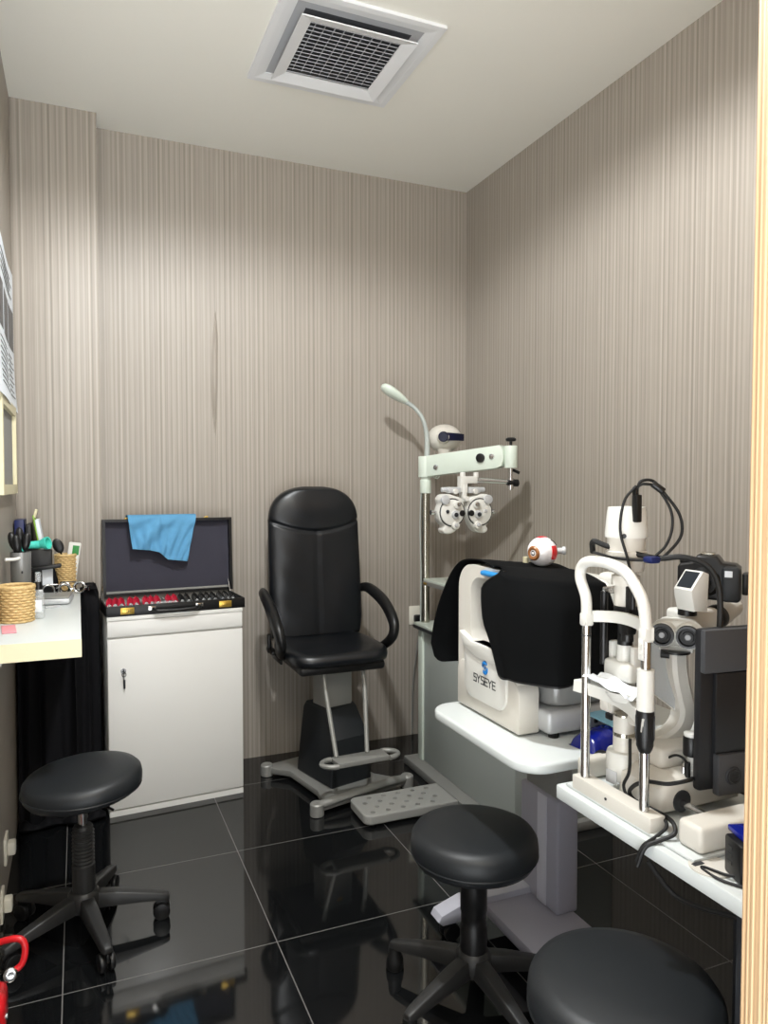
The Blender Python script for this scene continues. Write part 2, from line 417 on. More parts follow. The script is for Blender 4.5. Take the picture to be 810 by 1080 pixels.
# black drape under and beside the counter
path = spline([(-.238, 3.275), (-.19, 3.25), (-.15, 3.285), (-.11, 3.255), (-.06, 3.29), (-.02, 3.262), (.015, 3.30), (.05, 3.315), (.085, 3.36), (.093, 3.43), (.092, 3.508)], 5)
def drp(u, v):
    f = u*(len(path)-1); i = int(min(f, len(path)-2)); p = path[i].lerp(path[i+1], f-i)
    top = .872 if p.x < .008 else .872+.085*min(1, (p.x-.008)/.02)
    z = top*v
    fl = (1-v)**2
    x = p.x-(.006 if p.x > .05 else 0)+.004*math.sin(40*u+3*v); y = p.y-.025*fl+.012*math.sin(46*u)*(1-.4*v)
    if p.x > .008 and v > .93: x -= (v-.93)*.35; y += (v-.93)*.5*(1 if y < 3.42 else 0)
    return V((max(XL+.004, min(x, .093-max(0, y-3.222)*.0715)), min(y, 3.51), z+.004))
t = thing('black_drape', 'black cloth drape hanging from the counter to the floor beside the white cabinet', 'drape', (-.07, 3.28, 0))
MB().grid(drp, 90, 26, .003).make('cloth', 'drape', t)
MB().grid(lambda u, v: V((.012+.056*u, 3.32+.185*v, .953+.012*math.sin(PI*u)*math.sin(PI*v)+.004*math.sin(9*v))), 8, 12, .003).make('folded_top', 'drape', t)
def hem(u, v):
    a = v*2*PI; x = -.236+.325*u; r = .018+.007*math.sin(23*u)
    return V((x, 3.225-.012*math.sin(11*u)+r*1.6*math.cos(a), .004+r*.8+r*.8*math.sin(a)))
MB().grid(hem, 40, 10).make('gathered_hem', 'drape', t)

# ------------------------------------------------------------------ clutter on the counter
def basket(name, label, c, r, h, grp=None):
    t = thing(name, label, 'basket', c)
    x, y, z = c
    rows = int(h/.0085)
    mb = MB()
    mb.lathe([(r*.9, 0), (r*.93, .003), (r, h), (r-.004, h), (r*.88, .005), (0, .005)], Matrix.Translation(c), 28)
    mb.make('basket_liner', 'tan', t)
    mb = MB()
    for k in range(rows):
        zz = .005+k*h/rows; rr = r*(.93+.07*zz/h)
        pts = [V((x+(rr+.0022*math.cos(12*a+PI*k))*math.cos(a), y+(rr+.0022*math.cos(12*a+PI*k))*math.sin(a), z+zz)) for a in [2*PI*q/72 for q in range(73)]]
        mb.tube(pts, .0042, 6, 0)
    mb.make('weave', 'tan', t)
    mb = MB(); mb.ring((x, y, z+h), (0, 0, 1), r, .006); mb.make('rim', 'tan', t)
    return t
basket('wicker_basket', 'large round straw basket at the front of the counter', (-.192, 2.70, .94), .053, .118)
basket('wicker_basket', 'small straw basket at the far end of the counter holding pens', (-.052, 3.395, .94), .04, .155)
# handheld things standing in the small basket
t = thing('eye_occluder', 'black spoon shaped occluder sticking up out of the small straw basket', 'occluder', (-.07, 3.39, .95))
MB().tube([(-.055, 3.395, .952), (-.060, 3.385, 1.06), (-.070, 3.372, 1.11)], .004).make('handle', 'blackpl', t)
MB().ell((-.079, 3.364, 1.137), (.021, .006, .032), (0, R(-22), 0)).make('paddle', 'blackpl', t)
t = thing('handheld_timer', 'white handheld timer with green screen poking out of the small straw basket', 'timer', (-.035, 3.40, .95))
mm = Matrix.Translation((-.04, 3.395, .952)) @ Euler((0, R(8), 0)).to_matrix().to_4x4()
MB().box((0, 0, .1), (.05, .018, .195), .006, m=mm).make('body', 'plwhite', t)
plab(MB().box((.006, -.0095, .165), (.026, .002, .04), .001, m=mm).make('screen', 'green', t), 'green screen')
# grey can behind the basket with black tools
t = thing('tool_cup', 'tall grey cup of black tools behind the large straw basket', 'cup', (-.188, 2.86, .94))
MB().lathe([(.0, 0), (.028, 0), (.031, .006), (.034, .218), (.031, .218), (.028, .2), (0, .2)], Matrix.Translation((-.188, 2.86, .94)), 24).make('cup_body', 'greycan', t)
MB().ell((-.182, 2.826, 1.09), (.003, .003, .005)).make('dot', 'blackpl', t)
for i, (dx, dy, h, a) in enumerate(((-.016, 0, .27, -14), (.0, .012, .285, -4), (.014, -.004, .268, 8), (-.006, -.016, .262, -8))):
    t = thing('black_tool', 'black handled tool standing in the tall grey cup', 'tool', (-.188+dx, 2.86+dy, 1.145), 0, 'black tools in the grey cup')
    e = (-.188+dx+h*.12*math.sin(R(a)), 2.86+dy, .94+h)
    MB().cyl((-.188+dx, 2.86+dy, 1.142), e, .004, .004).make('shaft', 'blackpl', t)
    MB().ell((e[0], e[1], e[2]-.014), (.0145, .013, .034), (0, R(a), 0), 16).make('grip', 'blackpl', t)
MB().tube([(-.233, 2.80, 1.138), (-.205, 2.815, 1.137), (-.19, 2.83, 1.139)], .006).solo('white_rod', 'plwhite', 'short white rod lying against the grey cup above the big basket', 'rod', (-.21, 2.815, 1.13))
MB().ring((-.222, 2.775, 1.03), (.1, 0, 1), .016, .006).ell((-.222, 2.775, .985), (.014, .014, .045)).solo('lime_bottle', 'lime', 'lime green bottle behind the large straw basket by the left wall', 'bottle', (-.222, 2.775, .94))
# bottle
t = thing('spray_bottle', 'small clear bottle with black pump cap beside the large straw basket', 'bottle', (-.128, 2.735, .94))
cb = Matrix.Translation((-.128, 2.735, .94))
MB().lathe([(0, 0), (.016, 0), (.0185, .004), (.0185, .085), (.014, .098), (.009, .103), (.009, .108), (0, .108)], cb).make('bottle_body', 'clear', t)
MB().lathe([(.0125, .1), (.0125, .125), (.0125, .126), (0, .126)], cb).make('cap', 'blackpl', t)
MB().lathe([(.0095, .126), (.0095, .158), (0, .158)], cb).make('clear_overcap', 'clear', t)
MB().box((-.128, 2.7155, .985), (.022, .003, .04), .001).make('bottle_label', 'paper', t)
# pink card
MB().box((-.205, 2.55, .9426), (.04, .13, .004), .001, rot=(0, 0, R(6))).solo('pink_card', 'pink', 'pink card lying flat at the front of the counter', 'card', (-.205, 2.55, .94))
# silver case and glasses
t = thing('spectacle_case', 'flat silver spectacle case lying on the counter', 'case', (-.10, 3.10, .94))
MB().box((-.088, 3.09, .953), (.125, .16, .022), .008, rot=(0, 0, R(-5))).make('case_base', 'silver', t)
MB().box((-.088, 3.09, .9665), (.118, .152, .004), .002, rot=(0, 0, R(-5))).make('case_lid', 'steelgrey', t)
t = thing('metal_rod', 'short thin steel bar on the counter in front of the silver case', 'bar', (-.09, 2.95, .94))
MB().box((-.09, 2.955, .9435), (.055, .012, .007), .002, rot=(0, 0, R(20))).make('bar_body', 'silver', t)
def trialframe(c, label, rz):
    t = thing('test_spectacles', label, 'glasses', c, rz, 'trial frames on the counter')
    for sx in (-1, 1):
        f = MB().ring((sx*.03, 0, .028), (0, 1, 0), .022, .004).make('rim', 'chrome', t, True)
        MB().ring((sx*.03, .008, .028), (0, 1, 0), .0185, .0035).make('lens_cell', 'blackpl', f, True)
        MB().tube([(sx*.054, .002, .03), (sx*.06, .014, .03), (sx*.06, .03, .025), (sx*.058, .038, .008)], .003).make('temple', 'chrome', t, True)
        MB().cyl((sx*.052, 0, .028), (sx*.062, 0, .028), .005).make('knob', 'chrome', t, True)
    MB().box((0, 0, .05), (.06, .006, .005), .002).make('bridge_bar', 'chrome', t, True)
    return t
trialframe((-.085, 3.235, .940), 'chrome trial frame on the counter, nearer the wall', R(8))
trialframe((-.028, 3.30, .940), 'chrome trial frame at the right edge of the counter', R(-14))
# black stand, phone, mint torch, books
t = thing('phone_holder', 'black cradle with a pale box standing behind the silver case', 'holder', (-.13, 3.27, .94))
MB().box((-.150, 3.30, 1.035), (.10, .03, .19), .006).make('back_plate', 'blackpl', t)
MB().box((-.125, 3.25, 1.06), (.12, .05, .014), .004, rot=(0, R(-6), 0)).make('shelf_arm', 'blackpl', t)
MB().box((-.118, 3.268, 1.02), (.04, .02, .07), .003).make('pale_box', 'paper', t)
t = thing('desk_torch', 'mint green torch lying across the top of the black cradle', 'torch', (-.14, 3.30, 1.13))
MB().tube([(-.216, 3.285, 1.115), (-.212, 3.285, 1.141), (-.195, 3.285, 1.149), (-.165, 3.285, 1.150), (-.136, 3.285, 1.152)], [.011, .012, .015, .016, .018], 14).make('barrel', 'teal', t)
MB().lathe([(.018, 0), (.026, .02), (.026, .03), (.021, .03), (.017, .006), (0, .006)], aim((-.139, 3.285, 1.152), (-.111, 3.27, 1.158)), 20).make('flared_head', 'teal', t)
MB().box((-.222, 3.40, 1.095), (.035, .16, .31), .002).solo('box_file', 'navy', 'navy blue box file standing against the left wall', 'box file', (-.222, 3.40, .94))
MB().box((-.185, 3.41, 1.085), (.02, .17, .29), .002, rot=(0, R(-2), 0)).solo('binder', 'blackpl', 'black binder between the navy box file and the green booklet', 'binder', (-.185, 3.41, .94))
t = thing('booklet', 'lime green edged booklet with white pages leaning beside the black binder', 'booklet', (-.13, 3.42, .94))
mm = Matrix.Translation((-.112, 3.42, .942)) @ Euler((0, R(-9.5), 0)).to_matrix().to_4x4()
MB().box((-.006, 0, .165), (.005, .14, .33), .001, m=mm).make('cover', 'lime', t)
MB().box((.004, 0, .155), (.014, .135, .31), .002, m=mm).make('pages', 'paper', t)
MB().box((0, 0, 0), (.010, .07, .034), .001, m=mm @ Matrix.Translation((.003, -.02, .336)) @ Matrix.Rotation(R(24), 4, 'Y')).make('bent_corner', 'cream', t)
t = thing('folded_pouch', 'dark crumpled pouch behind the trial frames next to the small basket', 'pouch', (-.10, 3.38, .94))
MB().grid(lambda u, v: V((-.15+.07*u+.006*math.sin(9*v), 3.345+.05*v, .942+.13*math.sin(PI*u)**.6*math.sin(PI*v)**.4+.006*math.sin(17*u+5*v))), 16, 16, .002).make('pouch_body', 'drape', t)

# ------------------------------------------------------------------ white cabinet with trial lens case
ca = R(4)
t = thing('storage_cabinet', 'white storage cabinet with locked door standing against the back wall', 'cabinet', (.104, 3.222, 0), ca)
W, D, H = .572, .285, .842
MB().bx(0, W, .016, D, .02, H-.016, .001).make('body', 'white', t, True)
MB().bx(.001, W-.001, 0, D-.01, 0, .0225).make('plinth', 'white', t, True)
MB().bx(0, W, -.002, D, H-.016, H, .001).make('cabinet_top', 'white', t, True)
MB().bx(.001, W-.001, -.001, .016, H-.083, H-.018, .001).make('drawer', 'white', t, True)
dr = MB().bx(.001, W-.001, -.001, .016, .03, H-.092, .001).make('door', 'white', t, True)
MB().cyl((.062, -.006, .615), (.062, 0, .615), .011).make('lock', 'chrome', dr, True)
MB().bx(.0605, .0635, -.022, -.006, .606, .624).tube([(.062, -.02, .607), (.062, -.022, .59), (.063, -.012, .575)], .0015).ring((.062, -.021, .602), (0, 1, 0), .008, .0015).box((.064, -.012, .56), (.009, .003, .038), .001).make('key', 'ink', dr, True)

t = thing('lens_case', 'open black trial lens case with dark slate lid on the white cabinet', 'case', (.100, 3.228, .8425), ca)
CW, CD = .590, .272
mb = MB().bx(0, CW, 0, .008, 0, .044, .003).bx(0, CW, CD-.008, CD, 0, .044, .003).bx(0, .008, 0, CD, 0, .044, .003).bx(CW-.008, CW, 0, CD, 0, .044, .003).bx(0, CW, 0, CD, 0, .006)
mb.make('case_base', 'casebl', t, True)
MB().bx(.009, CW-.009, .009, CD-.009, .006, .014).bx(.009, CW-.009, CD-.02, CD-.008, .006, .07).make('felt_tray', 'felt', t, True)
for x in (.08, .165, .27, .33, .42, .5): MB().bx(x-.0025, x+.0025, .012, CD-.02, .014, .032).make('divider', 'felt', t, True)
tilt = R(-3)
ml = Matrix.Translation((.020, CD-.004, .05)) @ Matrix.Rotation(tilt, 4, 'X')
lid = MB().holed([(-.004, 0), (CW-.012, 0), (CW-.012, .345), (-.004, .345)], [(.008, .012), (CW-.024, .012), (CW-.024, .333), (.008, .333)], -.004, .036, ml @ Matrix.Rotation(R(90), 4, 'X')).make('lid', 'casebl', t, True)
MB().bx(-.002, CW-.014, .002, .006, .002, .343).xf(ml).make('lid_back', 'casebl', lid, True)
def lining(u, v):
    x = .008+(CW-.032)*u; z = .012+.321*v
    pf = .004*math.sin(PI*min(1, 8*u))*0
    return ml @ V((x, -.002-.010*(max(0, 1-min(u, 1-u)/.07))*(.6+.4*math.sin(16*v))*.6-.0015*math.sin(7*u+4*v), z))
MB().grid(lining, 40, 24, .002).make('lining', 'lidcloth', lid, True)
for x in (.105, .465): MB().box((x, .004, .347), (.02, .01, .006), .002, m=ml).box((x, -.012, .349), (.01, .02, .008), .002, m=ml).make('catch', 'gold', lid, True)
for x in (.006, CW-.018): MB().tube([(x+.006, .2, .03), (x+.006, CD-.03, .1)], .0025, 8, 0).make('lid_stay', 'chrome', t, True)
for x in (.085, .50):
    p = MB().box((x, -.003, .022), (.056, .006, .028), .002).make('latch', 'gold', t, True)
    if x < .2: lettering(MB(), 'LIGHT', frame((x-.022, -.0062, .017), (1, 0, 0), (0, 0, 1)), .0065, .011, .0025, .0016, .0006).make('engraving', 'ink', p, True)
    else: MB().box((x, -.0075, .022), (.03, .003, .012), .001).make('hasp', 'gold', p, True)
for x in (.185, .385): MB().box((x, -.004, .024), (.034, .008, .022), .003).make('handle_mount', 'chrome', t, True)
MB().tube([(.19, -.008, .024), (.197, -.024, .02), (.215, -.03, .018), (.285, -.032, .016), (.355, -.03, .018), (.373, -.024, .02), (.38, -.008, .024)], .0075).make('carry_handle', 'casebl', t, True)
rc = Matrix.Translation((.100, 3.228, .8425)) @ Matrix.Rotation(ca, 4, 'Z')
def lens_proto(label, rimmat, grp):
    t = thing('trial_lens', label, 'lens', (0, 0, 0), 0, grp)
    MB().ring((0, 0, .019), (0, 1, 0), .0165, .003, 20, 6).box((0, 0, .039), (.005, .002, .008), .001).make('rim', rimmat, t, True)
    MB().cyl((0, -.001, .019), (0, .001, .019), .0145, n=20).make('lens_glass', 'glass', t, True)
    return t
pr = lens_proto('red rimmed trial lens standing in a slot on the left of the open case', 'red', 'red rimmed trial lenses')
pb = lens_proto('black rimmed trial lens standing in a slot on the right of the open case', 'blackpl', 'black rimmed trial lenses')
for proto, xs, nn in ((pr, (.032, .056, .08, .118, .142, .182, .206, .232, .282, .306), 5), (pb, (.336, .362, .40, .43, .455, .48, .515, .54, .562), 5)):
    first = True
    for x in xs:
        for k in range(nn):
            o = proto if first else dup(proto)
            first = False
            o.location = rc @ V((x+.004*k-.010+random.uniform(-.001, .001), .046+.034*k, .0145)); o.rotation_euler = (R(-10), 0, ca+R(38+random.uniform(-6, 6)))
# clear wiping tool box in the case centre
MB().bx(0, .10, 0, .05, 0, .012, .003).xf(rc @ Matrix.Translation((.2, .016, .0335))).solo('lens_holder', 'clear', 'clear plastic holder lying at the front of the trial lens case', 'holder', rc @ V((.25, .04, .033)))
# blue cloth over the lid
def towel(u, v):
    # u across, v from the back hem over the lid's top to the front hem
    x = .102+.305*u
    back = .10
    s = v*.30-back
    front_len = .148+.030*u+(.030 if u > .46 else -.006)*min(1, abs(u-.46)*6)
    zt = .3465
    if s < -.02: y = .014; z = zt+s+.014
    elif s < .02:
        a = (s+.02)/.04*PI; y = .014-(.03*(1-math.cos(a))); z = zt+.006+.010*math.sin(a)
    else:
        d = (s-.02)/.18*front_len; y = -.046-.012*math.sin(PI*min(1, d/.05))*.3-.009*math.sin(13*u+6*d*8)*min(1, d/.03)*(.6+.4*math.sin(5*u)); z = zt+.006-d
        x += (.018-.05*u)*d/.15
        y -= .008 if u < .46 else 0
        y += .010*math.sin(34*(u-.3)*(1+3*d))*min(1, d/.1)*.5
    return rc @ (ml @ V((x, min(y, -.0405) if s > .01 else y, z)))
MB().grid(towel, 46, 46, .002).solo('cleaning_cloth', 'towel', 'light blue cloth draped over the top of the open lens case lid', 'cloth', rc @ V((.26, .27, .4)), ang=80)

# ------------------------------------------------------------------ stools
def stool(c, label, seat_r, top, th, rz, col_style, tilt=0):
    t = thing('rolling_stool', label, 'stool', (c[0], c[1], 0), rz, 'black rolling stools')
    r = seat_r
    prof = [(0, top-th), (r*.80, top-th), (r*.93, top-th+.006), (r*.99, top-th*.72), (r, top-th*.5), (r*.985, top-th*.25), (r*.93, top-.008), (r*.8, top-.001), (r*.4, top+.004), (0, top+.005)]
    st = MB().lathe(prof, Matrix.Translation((0, 0, top)) @ Matrix.Rotation(tilt, 4, 'X') @ Matrix.Translation((0, 0, -top)), 48).make('seat', 'vinyl', t, True, ang=60)
    MB().ring((0, 0, top-th*.7), (0, 0, 1), r*.988, .0025, 48, 6).make('seam', 'vinyl', st, True)
    MB().box((0, 0, top-th-.008), (.14, .14, .014), .004).make('seat_plate', 'blackpl', t, True)
    MB().cyl((0, 0, .24), (0, 0, top-th), .0135).make('gas_piston', 'chrome' if col_style == 'ribbed' else 'blackpl', t, True)
    if col_style == 'ribbed':
        pf = [(0, .10), (.034, .10), (.034, .215)]
        for k in range(10): pf += [(.0335, .215+.0115*k), (.029, .219+.0115*k), (.029, .223+.0115*k)]
        pf += [(.030, .33), (.026, .338), (.0, .338)]
        MB().lathe(pf, None, 24).make('bellows_cover', 'basepl', t, True)
    else:
        MB().lathe([(0, .09), (.036, .09), (.037, .2), (.034, .205), (.0345, .24), (.0365, .244), (.0365, .30), (.033, .345), (.031, .36), (.022, .375), (0, .375)], None, 24).make('column_cover', 'blackpl', t, True)
    MB().tube([(.03, .02, top-th-.012), (.09, .04, top-th-.016), (.13, .055, top-th-.02)], .004).make('height_lever', 'blackpl', t, True)
    MB().lathe([(0, .075), (.045, .075), (.05, .09), (.047, .125), (.038, .135), (0, .135)], None, 24).make('hub', 'basepl', t, True)
    for k in range(5):
        m = Matrix.Rotation(2*PI*k/5, 4, 'Z')
        def sec(x, w, z0, z1): return [(x, -w, z0), (x, w, z0), (x, w*.72, z1), (x, -w*.72, z1)]
        b = MB(); S = [sec(.035, .026, .078, .125), sec(.09, .025, .076, .118), (sec(.17, .022, .07, .1)), sec(.235, .019, .062, .085), sec(.256, .014, .06, .078)]
        vs = [[b.bm.verts.new(p) for p in q] for q in S]
        for A, B in zip(vs, vs[1:]):
            for q in range(4): b.bm.faces.new((A[q], A[(q+1) % 4], B[(q+1) % 4], B[q]))
        b.bm.faces.new(vs[0]); b.bm.faces.new(vs[-1])
        bmesh.ops.recalc_face_normals(b.bm, faces=b.bm.faces[:])
        bmesh.ops.bevel(b.bm, geom=b.bm.edges[:], offset=.004, segments=2, profile=.5, affect='EDGES')
        b.xf(m).make('base_arm', 'basepl', t, True)
        if col_style != 'glide':
            a = R(35+70*k); cx = .243
            b = MB().cyl((cx, 0, .045), (cx, 0, .07), .006).box((cx-.01, 0, .044), (.044, .012, .03), .008)
            b = b.xf(m)
            cs = b.make('caster', 'blackpl', t, True)
            for s in (-1, 1):
                q = V((cx-.012, 0, .0265))
                MB().cyl(q+V((0, s*.006, 0)), q+V((0, s*.022, 0)), .0265, n=22, bev=.005).xf(m).make('wheel', 'blackpl', cs, True)
        else:
            MB().lathe([(0, 0), (.022, 0), (.026, .006), (.024, .03), (.02, .04), (.018, .066), (0, .066)], Matrix.Translation((.243, 0, 0)), 18).xf(m).make('glide_foot', 'rubber', t, True)
    return t
stool((0.0, 2.425), 'black stool with domed seat and chrome piston in front of the white cabinet', .176, .512, .075, R(-76), 'ribbed', R(4))
stool((.975, 1.70), 'black round stool with padded seat standing in front of the rounded white table', .172, .47, .088, R(128), 'glide')
stool((.905, 1.03), 'black round stool tucked under the slit lamp table, nearest the camera', .174, .50, .088, R(20), 'smooth')

# ------------------------------------------------------------------ examination chair
CX, CY = 1.055, 3.22
t = thing('exam_chair', 'black leather examination chair on a grey metal base before the back wall', 'chair', (CX, CY, 0))
def back_outline(k=1.0, inset=0):
    pts = []
    for i in range(41):
        a = -1+2*i/40
        pts.append(a)
    return pts
# backrest: padded shell, width grows downwards
Zb0, Zb1 = .655, 1.385
def bw(z):
    v = (z-Zb0)/(Zb1-Zb0)
    w = .237-.010*v-.012*max(0, .12-v)/.12
    if v > .74: w = min(w, .2295*max(0, 1-((v-.74)/.263)**2.6)**(1/2.5))
    return w
def tiltback(z): return .215+.06*(z-Zb0)/(Zb1-Zb0)
def backf(u, v):
    z = Zb0+(Zb1-Zb0)*v; w = bw(z)
    a = u*2*PI; n = 3.2
    q = (u*2) % 1; cx = math.sin(PI*(q-.5)); fr = u < .5
    if not fr: cx = -cx
    cy = (1-abs(cx)**n)**(1/n)*(-1 if fr else 1)
    x = cx*w
    dep = .052*min(1, w/.13) if fr else .035*min(1, w/.13)
    if v > .985 or v < .01: dep *= .55
    y = cy*dep
    if fr:
        vv = .775-.075*(1-(x/.23)**2)
        # stitched seam across the headrest and down the middle
        y += .011*math.exp(-((v-vv)/.011)**2)
        if v < vv: y += .0045*math.exp(-(x/.008)**2)
        y += .006*math.exp(-((v-.36)/.2)**2)*math.cos(x*14)*.8
        y -= .010*math.exp(-((v-.86)/.09)**2)*(1-(x/.24)**2)
        y += .0025*math.sin(x*40+v*13)*math.sin(v*20)*.5
    return V((CX+.022+x, CY+tiltback(z)+y, z))
mb = MB(); nu, nv = 110, 120
bm = mb.bm; g = [[bm.verts.new(backf(i/nu, j/nv)) for i in range(nu)] for j in range(nv+1)]
for j in range(nv):
    for i in range(nu): bm.faces.new((g[j][i], g[j][(i+1) % nu], g[j+1][(i+1) % nu], g[j+1][i]))
bm.faces.new(g[0]); bm.faces.new(g[-1])
mb.make('backrest', 'leather', t, ang=75)
# seat cushion
def seatf():
    mb = MB(); bm = mb.bm; nu, nv = 80, 16
    def outline(a, w, d):
        n = 4.5; c, s_ = math.cos(a), math.sin(a)
        return math.copysign(abs(c)**(2/n), c)*w, math.copysign(abs(s_)**(2/n), s_)*d
    prof = [(.80, .604), (.93, .606), (.985, .615), (1.0, .632), (.995, .648), (.97, .660), (.92, .667), (.8, .668), (.6, .662), (.3, .658), (.05, .657)]
    rings = []
    for k, z in prof:
        rg = []
        for i in range(nu):
            x, y = outline(2*PI*i/nu, .232*k, .235*k)
            zz = z+(.006*math.cos(y*13) if k < .9 else 0)-(.012*max(0, (-y-.16)/.075) if z > .64 else 0)
            rg.append(bm.verts.new((CX+.01+x*(1+.06*(-y)), CY-.02+y, zz)))
        rings.append(rg)
    for A, B in zip(rings, rings[1:]):
        for i in range(nu): bm.faces.new((A[i], A[(i+1) % nu], B[(i+1) % nu], B[i]))
    bm.faces.new(rings[0]); bm.faces.new(rings[-1]); return mb
seatf().make('seat', 'leather', t, ang=70)
MB().box((CX+.012, CY-.01, .588), (.40, .41, .044), .018, 3).make('seat_base', 'blackpl', t)
for s in (-1, 1):
    ax = CX+.005+s*.262
    pts = [(CX+s*.225, CY+.225, .865), (ax-.004*s, CY+.19, .882), (ax+.006*s, CY+.10, .876), (ax+.012*s, CY-.04, .835), (ax+.010*s, CY-.15, .765), (ax, CY-.165, .705), (ax-.012*s, CY-.10, .652), (ax-.05*s, CY-.06, .622)]
    MB().tube(pts, [.016, .021, .027, .029, .028, .026, .022, .016], 14, 7, (.85, 1.1)).make('armrest', 'blackpl', t, ang=70)
MB().box((CX-.21, CY+.19, .60), (.03, .12, .02), .005).box((CX-.22, CY+.2, .635), (.018, .03, .09), .005).box((CX-.20, CY+.12, .575), (.01, .15, .02), .002).make('recline_lever', 'blackpl', t)
MB().box((CX+.01, CY+.19, .66), (.16, .02, .16), .006).make('back_bracket', 'blackpl', t)
mbz = Matrix.Translation((CX+.035, CY-.03, 0)) @ Matrix.Rotation(R(15), 4, 'Z')
# telescopic column + plate
MB().bx(-.075, .075, -.03, .08, .30, .572, .01).xf(mbz).make('column', 'steelgrey', t)
plab(MB().box((0, -.032, .535), (.03, .002, .012), .0005, m=mbz).make('yellow_label', 'gold', t), 'small yellow sticker')
# shroud
prof = [(-.13, 0), (.16, 0), (.155, .12), (.14, .31), (.12, .335), (-.02, .335), (-.045, .325), (-.105, .235), (-.128, .21)]
b = MB().prism([(p[0], p[1]) for p in prof], -.115, .115, frame((0, 0, .045), (0, 1, 0), (0, 0, 1)), .014, 3)
bm = b.bm
for q in bm.verts:
    k = 1-.22*max(0, (q.co.z-.05)/.33); q.co.x *= k
b.xf(mbz).make('shroud', 'vinyl', t, ang=30)
# base frame
poly = [(-.235, -.24), (.235, -.24), (.235, -.20), (.19, -.175), (.15, -.10), (.15, .16), (.20, .24), (.20, .30), (-.20, .30), (-.20, .24), (-.15, .16), (-.165, -.10), (-.20, -.19), (-.235, -.20)]
MB().prism(poly, .018, .046, mbz, .004).make('base_frame', 'steelgrey', t)
MB().tube([mbz @ V((-.245, -.225, .04)), mbz @ V((-.1, -.245, .058)), mbz @ V((.1, -.245, .058)), mbz @ V((.245, -.225, .04))], .02, 12, 6, (1, .9)).make('front_bar', 'steelgrey', t)
for x, y in ((-.245, -.225), (.245, -.225), (-.205, .285), (.205, .285)):
    MB().lathe([(0, 0), (.026, 0), (.03, .004), (.03, .05), (.025, .056), (0, .056)], mbz @ Matrix.Translation((x, y, 0)), 20).make('foot', 'steelgrey', t)
# footrest
for s, xt in ((-1, CX-.06), (1, CX+.125)):
    xb = CX-.055 if s < 0 else CX+.085
    MB().tube([(xt, CY-.14, .575), (xt, CY-.17, .50), ((xt+xb)/2, CY-.24, .36), (xb, CY-.305, .235)], .010, 10, 4).make('footrest_rod', 'steelgrey', t)
oc = rrect(-.175, -.045, .175, .045, .043, 6); 
fm = Matrix.Translation((CX+.045, CY-.33, .212)) @ Matrix.Rotation(R(3), 4, 'Z')
fr = MB().prism(rrect(-.118, -.044, .118, .044, .004, 6), 0, .022, fm, .004)
for s in (-1, 1):
    o_ = [(s*.118, -.044), ]; arc = [(s*(.118+.057*math.cos(a)), .044*math.sin(a)) for a in [R(-90+180*k/12) for k in range(13)]]
    pts = [fm @ V((x, y, .011)) for x, y in arc]; fr.tube(pts, .011, 10, 0)
fr.make('footrest', 'steelgrey', t)

# ------------------------------------------------------------------ perforated foot plate
t = thing('foot_plate', 'grey perforated step plate on the floor beside the exam chair base', 'step', (1.25, 2.81, 0))
body = MB().prism(rrect(1.055, 2.712, 1.478, 2.915, (.004, .03, .035, .004), 6), .012, .05, None, .006, 2)
po = body.make('plate', 'greyplate', t)
cut = MB()
for j in range(4):
    for i in range(6 if j % 2 else 5):
        x = 1.10+.068*i+(-.0 if j % 2 == 0 else -.033)+.0; y = 2.745+.045*j
        if x < 1.082: continue
        cut.cyl((x, y, .036), (x, y, .08), .0112, n=16)
co = cut.make('cutter', 'rubber', t)
md = po.modifiers.new('b', 'BOOLEAN'); md.object = co; md.solver = 'EXACT'
bpy.context.view_layer.update()
dg = bpy.context.evaluated_depsgraph_get(); nm = bpy.data.meshes.new_from_object(po.evaluated_get(dg))
po.modifiers.clear(); po.data = nm
for p_ in nm.polygons: p_.use_smooth = False
bpy.data.objects.remove(co)
mb = MB()
mb.bx(1.065, 1.47, 2.722, 2.905, .030, .0335).make('rubber_insert', 'rubber', t)
for x, y in ((1.1, 2.75), (1.44, 2.75), (1.1, 2.88), (1.44, 2.88)): MB().cyl((x, y, 0), (x, y, .014), .018).make('foot', 'rubber', t)

# ------------------------------------------------------------------ refraction unit
t = thing('refraction_unit', 'grey green ophthalmic unit with two shelves, pole and lamp against the right wall', 'unit', (1.76, 2.83, 0))
MB().bx(1.487, 2.02, 2.36, 3.30, 0, .04, .006).make('base_plate', 'steelgrey', t)
MB().bx(1.552, 2.03, 2.39, 3.245, .04, .69, .004).make('cabinet_body', 'unitgrey', t)
plab(MB().bx(1.541, 1.556, 3.2, 3.247, .04, .69, .003).make('corner_trim', 'mint', t), 'pale corner trim')
MB().bx(1.525, 2.03, 2.37, 3.265, .702, .716, .004).make('lower_shelf', 'mint', t)
plab(MB().bx(1.522, 2.03, 2.367, 3.268, .688, .703, .003).make('shelf_edge', 'ink', t), 'dark shelf edge')
MB().bx(1.553, 2.03, 2.45, 3.215, .923, .936, .004).make('upper_shelf', 'mint', t)
plab(MB().bx(1.55, 2.03, 2.447, 3.218, .905, .924, .003).make('upper_shelf_edge', 'steelgrey', t), 'grey shelf edge')
MB().bx(1.549, 1.5505, 3.17, 3.205, .909, .92).make('yellow_label', 'gold', t)
MB().bx(1.96, 2.03, 2.5, 3.17, .714, .908).make('shelf_support', 'unitgrey', t)
PX, PY = 1.577, 3.24
MB().cyl((PX, PY, .714), (PX, PY, 1.45), .0215).make('pole', 'pole', t)
MB().lathe([(.026, 1.352), (.028, 1.356), (.028, 1.415), (.024, 1.42), (.024, 1.44)], Matrix.Translation((PX, PY, 0)), 24).make('collar', 'mint', t)
